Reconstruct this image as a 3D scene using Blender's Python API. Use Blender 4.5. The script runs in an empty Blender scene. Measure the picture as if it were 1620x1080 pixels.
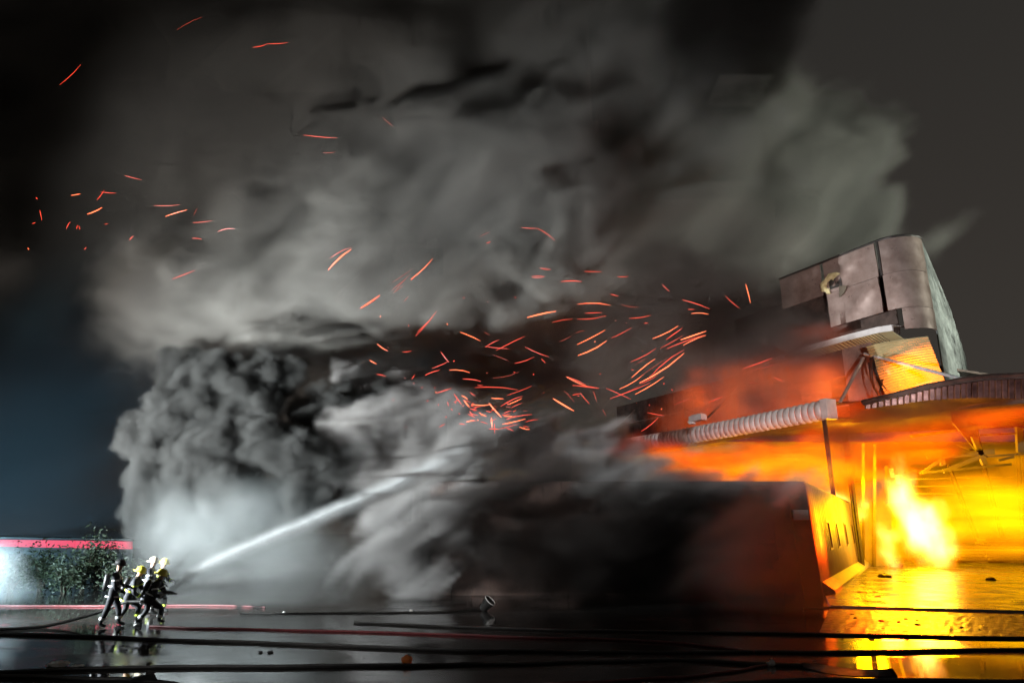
import bpy, bmesh, math, random
import numpy as np
from mathutils import Vector, Matrix
S = bpy.context.scene
COL = S.collection
random.seed(7)

# ------------------------------------------------------------------ camera, world, lights, exposure
PITCH, CAM_H, FPX = math.radians(15.5), 2.7, 1080.0
cam = bpy.data.cameras.new('camera')
cam_o = bpy.data.objects.new('camera', cam)
COL.objects.link(cam_o)
cam.lens, cam.sensor_width, cam.clip_end = 24, 36, 2000
cam_o.location = (0, 0, CAM_H)
cam_o.rotation_euler = (math.radians(90) + PITCH, 0, 0)
S.camera = cam_o

world = bpy.data.worlds.new('World')
S.world = world
world.use_nodes = True
wt = world.node_tree
wt.nodes.clear()
w_out = wt.nodes.new('ShaderNodeOutputWorld')
w_bg = wt.nodes.new('ShaderNodeBackground')
w_bg2 = wt.nodes.new('ShaderNodeBackground')
w_add = wt.nodes.new('ShaderNodeAddShader')
w_sky = wt.nodes.new('ShaderNodeTexSky')
w_sky.sky_type = 'NISHITA'
w_sky.sun_disc = False
w_sky.sun_elevation = math.radians(-8)          # night: the sun is well below the horizon
w_sky.sun_rotation = math.radians(200)
w_bg.inputs['Strength'].default_value = 0.05
w_tc = wt.nodes.new('ShaderNodeTexCoord')
w_sep = wt.nodes.new('ShaderNodeSeparateXYZ')
w_ramp = wt.nodes.new('ShaderNodeValToRGB')                      # town glow, stronger towards the horizon
w_ramp.color_ramp.elements[0].position, w_ramp.color_ramp.elements[0].color = 0.05, (0.046, 0.039, 0.033, 1)
w_ramp.color_ramp.elements[1].position, w_ramp.color_ramp.elements[1].color = 0.75, (0.020, 0.0195, 0.018, 1)
wt.links.new(w_tc.outputs['Generated'], w_sep.inputs[0])
wt.links.new(w_sep.outputs['Z'], w_ramp.inputs[0])
wt.links.new(w_ramp.outputs[0], w_bg2.inputs['Color'])
w_bg2.inputs['Strength'].default_value = 1.0
wt.links.new(w_sky.outputs[0], w_bg.inputs['Color'])
wt.links.new(w_bg.outputs[0], w_add.inputs[0])
wt.links.new(w_bg2.outputs[0], w_add.inputs[1])
wt.links.new(w_add.outputs[0], w_out.inputs['Surface'])


def lamp(name, kind, loc, power, color, target=None, radius=0.3, cone=90, blend=0.6):
    l = bpy.data.lights.new(name, kind)
    l.energy, l.color = power, color
    l.shadow_soft_size = radius
    if kind == 'SPOT':
        l.spot_size, l.spot_blend = math.radians(cone), blend
    o = bpy.data.objects.new(name, l)
    COL.objects.link(o)
    o.location = loc
    if target is not None:
        o.rotation_euler = (Vector(target) - Vector(loc)).to_track_quat('-Z', 'Y').to_euler()
    return o


# floodlights of the fire crews: one on the left edge, one on a truck behind the photographer, one far right
lamp('work_floodlight', 'SPOT', (-21.0, 17.0, 3.0), 120000, (0.88, 0.97, 1.0), (-8.5, 33.0, 7.0), 0.4, 86, 1.0)
lamp('work_floodlight', 'SPOT', (-21.5, 16.5, 3.2), 46000, (1.0, 0.97, 0.92), (-10.0, 38.0, 17.0), 0.4, 84, 1.0)
lamp('work_floodlight', 'SPOT', (-24.0, 20.0, 2.2), 26000, (0.62, 0.90, 1.0), (-20.5, 26.0, .8), 0.3, 64, 0.9)
lamp('truck_floodlight', 'SPOT', (-14.0, -4.0, 4.0), 36000, (1.0, 0.97, 0.95), (0.5, 32.0, 6.2), 0.4, 33, 1.0)
lamp('truck_floodlight', 'SPOT', (9.0, -6.0, 5.0), 80000, (1.0, 0.93, 0.89), (16.2, 49.0, 15.4), 0.4, 26, 0.35)
lamp('yard_floodlight', 'SPOT', (70.0, 28.0, 16.0), 170000, (0.92, 1.0, 0.86), (30.0, 58.0, 27.0), 0.5, 54, 1.0)
lamp('beacon_floodlight', 'SPOT', (-36.0, 31.0, 1.5), 14000, (0.34, 0.74, 1.0), (-28.0, 44.0, 4.5), 0.5, 100, 1.0)

S.view_settings.view_transform = 'Standard'
S.view_settings.look = 'None'
S.view_settings.exposure = 0.0
S.view_settings.gamma = 1.0
S.view_settings.use_curve_mapping = False
cy = S.cycles
cy.volume_bounces = 0
cy.max_bounces = 5
cy.diffuse_bounces = 2
cy.glossy_bounces = 3
cy.transparent_max_bounces = 8
cy.volume_step_rate = 1.6
cy.use_adaptive_sampling = True
cy.adaptive_threshold = 0.06
cy.adaptive_min_samples = 12
cy.use_denoising = True
cy.denoiser = 'OPENIMAGEDENOISE'
cy.sample_clamp_indirect = 4.0
cy.caustics_reflective = False
cy.caustics_refractive = False


# ------------------------------------------------------------------ helpers
def P(u, v, Y):
    """The point Y metres ahead of the camera that the photograph shows at pixel u, v."""
    x, y = (u - 810) / FPX, (540 - v) / FPX
    dy, dz = math.cos(PITCH) - y * math.sin(PITCH), math.sin(PITCH) + y * math.cos(PITCH)
    k = Y / dy
    return Vector((x * k, Y, CAM_H + dz * k))


def G(u, v, z=0.0):
    """The point at height z that the photograph shows at pixel u, v."""
    x, y = (u - 810) / FPX, (540 - v) / FPX
    dy, dz = math.cos(PITCH) - y * math.sin(PITCH), math.sin(PITCH) + y * math.cos(PITCH)
    k = (z - CAM_H) / dz
    return Vector((x * k, dy * k, z))


def tag(o, label=None, cat=None, group=None, kind=None):
    if label: o['label'] = label
    if cat: o['category'] = cat
    if group: o['group'] = group
    if kind: o['kind'] = kind
    return o


def empty(name, loc, label=None, cat=None, group=None):
    o = bpy.data.objects.new(name, None)
    COL.objects.link(o)
    o.location = loc
    o.empty_display_size = 0.3
    return tag(o, label, cat, group)


def mesh_obj(name, verts, faces, mat, parent=None, smooth=False):
    """One mesh in world coordinates; origin at its parent's place."""
    off = Vector(parent.location) if parent is not None else Vector((0, 0, 0))
    pp = parent
    while pp is not None and pp.parent is not None:
        pp = pp.parent
        off = off + Vector(pp.location)
    me = bpy.data.meshes.new(name)
    me.from_pydata([tuple(Vector(v) - off) for v in verts], [], faces)
    me.materials.append(mat)
    bm = bmesh.new()
    bm.from_mesh(me)
    bmesh.ops.recalc_face_normals(bm, faces=bm.faces)
    bm.to_mesh(me)
    bm.free()
    if smooth:
        me.shade_smooth()
        me.set_sharp_from_angle(angle=math.radians(38))
    o = bpy.data.objects.new(name, me)
    COL.objects.link(o)
    if parent is not None:
        o.parent = parent
    return o


class MB:
    """Collects shapes for one mesh."""
    def __init__(self):
        self.v, self.f = [], []

    def add(self, verts, faces):
        b = len(self.v)
        self.v += [Vector(x) for x in verts]
        self.f += [tuple(b + i for i in f) for f in faces]
        return self

    def box(self, c, dx, dy, dz):
        """A box round c with half-axis vectors dx, dy, dz."""
        c, dx, dy, dz = Vector(c), Vector(dx), Vector(dy), Vector(dz)
        vs = [c + sx * dx + sy * dy + sz * dz for sx in (-1, 1) for sy in (-1, 1) for sz in (-1, 1)]
        return self.add(vs, [(0, 1, 3, 2), (4, 6, 7, 5), (0, 4, 5, 1), (2, 3, 7, 6), (0, 2, 6, 4), (1, 5, 7, 3)])

    def slab(self, quad, th):
        """A quad with thickness along its normal."""
        q = [Vector(p) for p in quad]
        n = (q[1] - q[0]).cross(q[3] - q[0]).normalized() * th
        return self.add(q + [p + n for p in q], [(0, 1, 2, 3), (7, 6, 5, 4), (0, 4, 5, 1), (1, 5, 6, 2), (2, 6, 7, 3), (3, 7, 4, 0)])

    def tube(self, pts, r, n=8, caps=True):
        pts = [Vector(p) for p in pts]
        rs = r if isinstance(r, (list, tuple)) else [r] * len(pts)
        b = len(self.v)
        up = Vector((0, 0, 1))
        for i, p in enumerate(pts):
            d = (pts[min(i + 1, len(pts) - 1)] - pts[max(i - 1, 0)]).normalized()
            u = d.cross(up)
            if u.length < 1e-3:
                u = d.cross(Vector((1, 0, 0)))
            u.normalize()
            w = u.cross(d)
            for k in range(n):
                t = 2 * math.pi * k / n
                self.v.append(p + (u * math.cos(t) + w * math.sin(t)) * rs[i])
        for i in range(len(pts) - 1):
            for k in range(n):
                a, c = b + i * n + k, b + i * n + (k + 1) % n
                self.f.append((a, c, c + n, a + n))
        if caps:
            self.f.append(tuple(b + k for k in range(n)))
            self.f.append(tuple(b + (len(pts) - 1) * n + k for k in range(n)))
        return self

    def ball(self, c, rx, ry, rz, nu=10, nv=7):
        b = len(self.v)
        c = Vector(c)
        for j in range(nv + 1):
            t = math.pi * j / nv
            for i in range(nu):
                p = 2 * math.pi * i / nu
                self.v.append(c + Vector((rx * math.sin(t) * math.cos(p), ry * math.sin(t) * math.sin(p), rz * math.cos(t))))
        for j in range(nv):
            for i in range(nu):
                a, d = b + j * nu + i, b + j * nu + (i + 1) % nu
                self.f.append((a, a + nu, d + nu, d))
        return self

    def build(self, name, mat, parent=None, smooth=False):
        return mesh_obj(name, self.v, self.f, mat, parent, smooth)


def spline(pts, n):
    """Catmull-Rom through the points."""
    pts = [Vector(p) for p in pts]
    q = [2 * pts[0] - pts[1]] + pts + [2 * pts[-1] - pts[-2]]
    out = []
    for i in range(1, len(q) - 2):
        for k in range(n):
            t = k / n
            a, b, c, d = q[i - 1], q[i], q[i + 1], q[i + 2]
            out.append(0.5 * ((2 * b) + (c - a) * t + (2 * a - 5 * b + 4 * c - d) * t * t + (3 * b - a - 3 * c + d) * t ** 3))
    out.append(pts[-1])
    return out


# ------------------------------------------------------------------ materials
def new_mat(name):
    m = bpy.data.materials.new(name)
    m.use_nodes = True
    nt = m.node_tree
    return m, nt, nt.nodes['Principled BSDF'], nt.links


def tex_coord(nt, kind='Object', scale=(1, 1, 1)):
    tc = nt.nodes.new('ShaderNodeTexCoord')
    mp = nt.nodes.new('ShaderNodeMapping')
    mp.inputs['Scale'].default_value = scale
    nt.links.new(tc.outputs[kind], mp.inputs['Vector'])
    return mp.outputs[0]


def geo_coord(nt, scale=(1, 1, 1)):
    ge = nt.nodes.new('ShaderNodeNewGeometry')
    mp = nt.nodes.new('ShaderNodeMapping')
    mp.inputs['Scale'].default_value = scale
    nt.links.new(ge.outputs['Position'], mp.inputs['Vector'])
    return mp.outputs[0]


def noise(nt, vec, scale, detail=5, rough=0.6, dist=0.0):
    n = nt.nodes.new('ShaderNodeTexNoise')
    n.inputs['Scale'].default_value, n.inputs['Detail'].default_value = scale, detail
    n.inputs['Roughness'].default_value, n.inputs['Distortion'].default_value = rough, dist
    nt.links.new(vec, n.inputs['Vector'])
    return n.outputs['Fac']


def ramp(nt, fac, stops):
    r = nt.nodes.new('ShaderNodeValToRGB')
    e = r.color_ramp.elements
    while len(e) < len(stops):
        e.new(0.5)
    for x, (p, c) in zip(e, stops):
        x.position = p
        x.color = (*c, 1) if isinstance(c, (tuple, list)) else (c, c, c, 1)
    nt.links.new(fac, r.inputs['Fac'])
    return r.outputs['Color']


def bump(nt, b, h, strength=0.3, dist=0.05):
    n = nt.nodes.new('ShaderNodeBump')
    n.inputs['Strength'].default_value, n.inputs['Distance'].default_value = strength, dist
    nt.links.new(h, n.inputs['Height'])
    nt.links.new(n.outputs[0], b.inputs['Normal'])


def simple(name, c1, c2, scale=1.5, rough=(0.4, 0.6), metallic=0.0, bmp=0.2, coord='geo', stretch=(1, 1, 1)):
    m, nt, b, L = new_mat(name)
    v = geo_coord(nt, stretch)
    f = noise(nt, v, scale, 6, 0.65)
    L.new(ramp(nt, f, [(0.3, c1), (0.7, c2)]), b.inputs['Base Color'])
    L.new(ramp(nt, noise(nt, v, scale * 2.3, 4), [(0.3, rough[0]), (0.7, rough[1])]), b.inputs['Roughness'])
    b.inputs['Metallic'].default_value = metallic
    if bmp:
        bump(nt, b, noise(nt, v, scale * 6, 4), bmp, 0.03)
    return m


M = {}
M['steel'] = simple('galvanised_steel', (0.48, 0.46, 0.45), (0.76, 0.74, 0.73), 0.9, (0.32, 0.5), 0.25, 0.15)
M['panel'] = simple('cladding_panel', (0.18, 0.115, 0.095), (0.42, 0.32, 0.285), 0.55, (0.26, 0.5), 0.35, 0.2)
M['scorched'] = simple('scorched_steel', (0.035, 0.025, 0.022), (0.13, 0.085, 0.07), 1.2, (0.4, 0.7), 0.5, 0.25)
M['rust'] = simple('rust_red_edge', (0.07, 0.028, 0.024), (0.30, 0.16, 0.145), 1.6, (0.35, 0.6), 0.3, 0.2)
M['dark_steel'] = simple('dark_steel', (0.03, 0.025, 0.022), (0.08, 0.07, 0.065), 2.0, (0.4, 0.6), 0.4, 0.1)
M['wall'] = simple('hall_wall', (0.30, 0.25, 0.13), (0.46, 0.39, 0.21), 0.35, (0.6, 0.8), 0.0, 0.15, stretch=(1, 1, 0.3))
M['annex'] = simple('annex_cladding', (0.07, 0.055, 0.04), (0.26, 0.215, 0.16), 0.8, (0.35, 0.6), 0.2, 0.2, stretch=(1, 1, 0.15))
M['concrete'] = simple('concrete', (0.22, 0.21, 0.19), (0.38, 0.36, 0.33), 2.0, (0.5, 0.8), 0.0, 0.3)
M['peeling'] = simple('peeling_cladding', (0.015, 0.015, 0.015), (0.34, 0.36, 0.34), 0.9, (0.5, 0.8), 0.0, 0.4, stretch=(0.16, 0.16, 0.8))
M['foam'] = simple('torn_insulation', (0.42, 0.33, 0.14), (0.72, 0.62, 0.36), 3.0, (0.8, 0.95), 0.0, 0.7)
M['white'] = simple('white_paint', (0.7, 0.7, 0.68), (0.82, 0.82, 0.8), 3, (0.4, 0.5))
M['hose'] = simple('wet_hose', (0.006, 0.006, 0.006), (0.022, 0.020, 0.018), 3, (0.3, 0.55), 0.0, 0.3)
M['hose_red'] = simple('red_hose', (0.07, 0.008, 0.010), (0.13, 0.016, 0.018), 3, (0.35, 0.55), 0.0, 0.3)
M['gear'] = simple('turnout_gear', (0.012, 0.013, 0.018), (0.035, 0.036, 0.045), 4, (0.6, 0.8))
M['rubber'] = simple('black_rubber', (0.008, 0.008, 0.008), (0.02, 0.02, 0.02), 4, (0.4, 0.6))
M['skin'] = simple('skin', (0.35, 0.20, 0.14), (0.45, 0.27, 0.19), 6, (0.5, 0.6), 0, 0.05)
M['helmet'] = simple('yellow_helmet', (0.70, 0.62, 0.06), (0.80, 0.72, 0.12), 5, (0.3, 0.4), 0, 0.03)
M['helmet_white'] = simple('cream_helmet', (0.66, 0.56, 0.42), (0.78, 0.70, 0.56), 5, (0.3, 0.4), 0, 0.03)
M['reflective'] = simple('reflective_tape', (0.82, 0.84, 0.84), (0.92, 0.92, 0.92), 8, (0.3, 0.4), 0.2, 0.0)
M['lime'] = simple('lime_tape', (0.55, 0.70, 0.05), (0.62, 0.78, 0.10), 8, (0.3, 0.4), 0.0, 0.0)
M['orange'] = simple('orange_cone', (0.6, 0.14, 0.02), (0.7, 0.2, 0.04), 5, (0.4, 0.5))
M['leaf'] = simple('leaf', (0.014, 0.022, 0.012), (0.036, 0.05, 0.024), 1.5, (0.45, 0.65), 0, 0)
M['bark'] = simple('bark', (0.04, 0.03, 0.02), (0.09, 0.07, 0.05), 4, (0.8, 0.9), 0, 0.4)
M['plaster'] = simple('plaster', (0.12, 0.12, 0.12), (0.2, 0.2, 0.2), 1.2, (0.7, 0.9))
M['glass'] = simple('window_glass', (0.02, 0.02, 0.02), (0.04, 0.04, 0.04), 2, (0.08, 0.15), 0, 0)


def wet_ground():
    m, nt, b, L = new_mat('wet_asphalt')
    v = geo_coord(nt)
    big = noise(nt, geo_coord(nt, (0.35, 1.0, 1)), 0.5, 5, 0.6, 0.4)       # puddles stretched along the hoses
    fine = noise(nt, v, 38, 4, 0.7)
    mid = noise(nt, v, 5, 5, 0.65)
    L.new(ramp(nt, mid, [(0.3, (0.022, 0.021, 0.020)), (0.7, (0.055, 0.052, 0.048))]), b.inputs['Base Color'])
    L.new(ramp(nt, big, [(0.44, 0.03), (0.54, 0.09), (0.68, 0.26)]), b.inputs['Roughness'])
    b.inputs['IOR'].default_value = 1.6
    h = nt.nodes.new('ShaderNodeMix')
    h.data_type = 'FLOAT'
    h.inputs[0].default_value = 0.5
    L.new(fine, h.inputs[2])
    L.new(mid, h.inputs[3])
    mu = nt.nodes.new('ShaderNodeMath')
    mu.operation = 'MULTIPLY'
    L.new(h.outputs[0], mu.inputs[0])
    L.new(ramp(nt, big, [(0.44, 0.03), (0.70, 1.0)]), mu.inputs[1])
    bump(nt, b, mu.outputs[0], 0.32, 0.016)
    return m


def hall_floor():
    m, nt, b, L = new_mat('hall_floor')
    v = geo_coord(nt)
    f = noise(nt, geo_coord(nt, (0.5, 1, 1)), 0.9, 6, 0.7)
    L.new(ramp(nt, f, [(0.3, (0.04, 0.038, 0.034)), (0.7, (0.13, 0.12, 0.11))]), b.inputs['Base Color'])
    L.new(ramp(nt, noise(nt, v, 0.6, 5), [(0.35, 0.12), (0.65, 0.36)]), b.inputs['Roughness'])
    bump(nt, b, noise(nt, v, 6, 5), 0.2, 0.02)
    return m


def emitter(name, color, strength):
    m, nt, b, L = new_mat(name)
    b.inputs['Base Color'].default_value = (0.05, 0.02, 0.02, 1)
    b.inputs['Emission Color'].default_value = (*color, 1)
    b.inputs['Emission Strength'].default_value = strength
    return m


M['ground'] = wet_ground()
M['paving'] = simple('broken_paving', (0.02, 0.018, 0.016), (0.075, 0.068, 0.06), 1.5, (0.24, 0.55), 0.0, 0.6)
M['hall_floor'] = hall_floor()
M['ember_hot'] = emitter('ember_hot', (1.0, 0.17, 0.06), 3.0)
M['ember'] = emitter('ember_glow', (1.0, 0.075, 0.035), 1.5)
M['ember_dim'] = emitter('ember_dim', (1.0, 0.11, 0.05), 0.55)
M['red_light'] = emitter('red_fascia_light', (1.0, 0.055, 0.13), 0.85)


def vol_mat(name, color, density, aniso=0.0):
    m = bpy.data.materials.new(name)
    m.use_nodes = True
    nt = m.node_tree
    nt.nodes.clear()
    pv = nt.nodes.new('ShaderNodeVolumePrincipled')
    out = nt.nodes.new('ShaderNodeOutputMaterial')
    nt.links.new(pv.outputs[0], out.inputs['Volume'])
    pv.inputs['Color'].default_value = (*color, 1)
    pv.inputs['Density'].default_value = density
    pv.inputs['Anisotropy'].default_value = aniso
    return m, nt, pv


# ------------------------------------------------------------------ voxel fields -> volumes
_perm = np.random.default_rng(3).permutation(256).astype(np.int32)
_perm = np.concatenate([_perm, _perm])
_gr = np.random.default_rng(4).normal(size=(256, 3)).astype(np.float32)
_gr /= np.linalg.norm(_gr, axis=1, keepdims=True)


def perlin(x, y, z):
    xi, yi, zi = np.floor(x).astype(np.int32), np.floor(y).astype(np.int32), np.floor(z).astype(np.int32)
    xf, yf, zf = x - xi, y - yi, z - zi
    fade = lambda t: t * t * t * (t * (t * 6 - 15) + 10)
    u, v, w = fade(xf), fade(yf), fade(zf)
    xi &= 255; yi &= 255; zi &= 255
    r = []
    for dx in (0, 1):
        for dy in (0, 1):
            pxy = _perm[_perm[xi + dx & 255] + yi + dy & 255]
            for dz in (0, 1):
                g = _gr[_perm[pxy + zi + dz & 255]]
                r.append(g[..., 0] * (xf - dx) + g[..., 1] * (yf - dy) + g[..., 2] * (zf - dz))
    l = lambda a, b, t: a + t * (b - a)
    return l(l(l(r[0], r[1], w), l(r[2], r[3], w), v), l(l(r[4], r[5], w), l(r[6], r[7], w), v), u)


def fbm(x, y, z, octaves=4, gain=0.5, billow=False):
    s, a = np.zeros_like(x), 1.0
    for i in range(octaves):
        n = perlin(x * 2 ** i + 17.3 * i, y * 2 ** i + 5.1 * i, z * 2 ** i + 9.7 * i)
        s += a * (np.abs(n) * 2 - 0.35 if billow else n)
        a *= gain
    return s


def grid(lo, hi, vox):
    n = [max(4, int(round((h - l) / vox)) + 1) for l, h in zip(lo, hi)]
    ax = [np.linspace(l, h, k, dtype=np.float32) for l, h, k in zip(lo, hi, n)]
    return np.meshgrid(*ax, indexing='ij')


def sstep(x, a, b):
    t = np.clip((x - a) / (b - a), 0, 1)
    return t * t * (3 - 2 * t)


def blobs(X, Y, Z, items, k=0.0):
    """Signed depth in metres inside the union of ellipsoids (pixel centre, distance, pixel radii, depth radius, tilt)."""
    out = np.full(X.shape, -50.0, np.float32)
    for it in items:
        u, v, d, ru, rv, rd = it[:6]
        ang = math.radians(it[6]) if len(it) > 6 else 0.0
        c = P(u, v, d)
        dist = (c - Vector((0, 0, CAM_H))).length
        rx, rz = ru * dist / FPX, rv * dist / FPX
        dx, dy, dz = X - c.x, Y - c.y, Z - c.z
        ca, sa = math.cos(ang), math.sin(ang)
        xx, zz = dx * ca + dz * sa, -dx * sa + dz * ca
        q = np.sqrt((xx / rx) ** 2 + (dy / rd) ** 2 + (zz / rz) ** 2)
        e = (1 - q) * min(rx, rz, rd)
        if k:
            h = np.clip(0.5 + 0.5 * (e - out) / k, 0, 1)
            out = out + (e - out) * h + k * h * (1 - h)
        else:
            out = np.maximum(out, e)
    return out


def field_volume(name, dens, lo, hi, mat):
    """A volume object whose voxel grid holds the array dens."""
    d = dens.astype(np.float32)
    d *= 0.98 + 0.04 * np.random.default_rng(d.size).random(d.shape, dtype=np.float32)   # no perfectly even blocks: a grid drops those
    d[0], d[-1], d[:, 0], d[:, -1], d[:, :, 0], d[:, :, -1] = 0, 0, 0, 0, 0, 0
    nx, ny, nz = d.shape
    me = bpy.data.meshes.new(name)
    me.vertices.add(nx * ny * nz)
    at = me.attributes.new('d', 'FLOAT', 'POINT')
    at.data.foreach_set('value', np.ascontiguousarray(d).ravel())
    me.materials.append(mat)
    o = bpy.data.objects.new(name, me)
    COL.objects.link(o)
    g = bpy.data.node_groups.new(name + '_field', 'GeometryNodeTree')
    g.interface.new_socket('Geometry', in_out='INPUT', socket_type='NodeSocketGeometry')
    g.interface.new_socket('Geometry', in_out='OUTPUT', socket_type='NodeSocketGeometry')
    N, L = g.nodes, g.links
    gi, go = N.new('NodeGroupInput'), N.new('NodeGroupOutput')
    vc = N.new('GeometryNodeVolumeCube')
    vc.inputs['Min'].default_value, vc.inputs['Max'].default_value = lo, hi
    for ax, k in zip('XYZ', (nx, ny, nz)):
        vc.inputs['Resolution ' + ax].default_value = k

    def vm(op, a, b=None):
        m = N.new('ShaderNodeVectorMath')
        m.operation = op
        L.new(a, m.inputs[0])
        if b is not None:
            m.inputs[1].default_value = b
        return m.outputs['Value'] if op == 'DOT_PRODUCT' else m.outputs[0]
    s = vm('SUBTRACT', N.new('GeometryNodeInputPosition').outputs[0], lo)
    s = vm('MULTIPLY', s, tuple((k - 1) / (h - l) for k, h, l in zip((nx, ny, nz), hi, lo)))
    s = vm('FLOOR', vm('ADD', s, (0.5, 0.5, 0.5)))
    s = vm('DOT_PRODUCT', s, (ny * nz, nz, 1))
    si = N.new('GeometryNodeSampleIndex')
    si.data_type, si.domain, si.clamp = 'FLOAT', 'POINT', True
    na = N.new('GeometryNodeInputNamedAttribute')
    na.data_type = 'FLOAT'
    na.inputs['Name'].default_value = 'd'
    L.new(gi.outputs[0], si.inputs['Geometry'])
    L.new(na.outputs['Attribute'], si.inputs['Value'])
    L.new(s, si.inputs['Index'])
    L.new(si.outputs[0], vc.inputs['Density'])
    sm = N.new('GeometryNodeSetMaterial')
    sm.inputs['Material'].default_value = mat
    L.new(vc.outputs[0], sm.inputs[0])
    L.new(sm.outputs[0], go.inputs[0])
    o.modifiers.new('field', 'NODES').node_group = g
    return o


# ------------------------------------------------------------------ ground
def ground():
    mb = MB()
    n = 60
    # finer near the camera, out to the horizon
    xs = [-600, -300, -150, -80, -45, -30, -20, -10, 0, 10, 20, 30, 45, 80, 150, 300, 600]
    ys = [-60, -20, 0, 8, 14, 18, 22, 26, 30, 40, 60, 90, 150, 300, 700]
    vs = [Vector((x, y, 0)) for y in ys for x in xs]
    nx = len(xs)
    fs = [(j * nx + i, j * nx + i + 1, (j + 1) * nx + i + 1, (j + 1) * nx + i) for j in range(len(ys) - 1) for i in range(nx - 1)]
    mb.add(vs, fs)
    return tag(mb.build('ground', M['ground']), kind='structure')


ground()

# the facade of the hall: O on the canopy edge, AX along it away to the left, IN into the building
AX, IN = Vector((-0.468, 0.884, 0)), Vector((0.884, 0.468, 0))
O = P(1305, 648, 45.0)
O0 = Vector((O.x, O.y, 0))


def F(s, k, z):
    return O0 + AX * s + IN * k + Vector((0, 0, z))


def onF(u, v, k=0.0):
    """s, z of the point of the vertical plane k metres behind the canopy edge that shows at pixel u, v."""
    a, b = P(u, v, 10.0), P(u, v, 20.0)
    d = b - a
    t = (k - (a - O0).dot(IN)) / d.dot(IN)
    p = a + d * t
    return (p - O0).dot(AX), p.z


def pF(u, v, k=0.0):
    s, z = onF(u, v, k)
    return F(s, k, z)


# ------------------------------------------------------------------ warehouse
hall = empty('warehouse', F(0, 0, 0), 'large burning steel warehouse with corrugated canopy and rounded parapet above it', 'warehouse')


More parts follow.
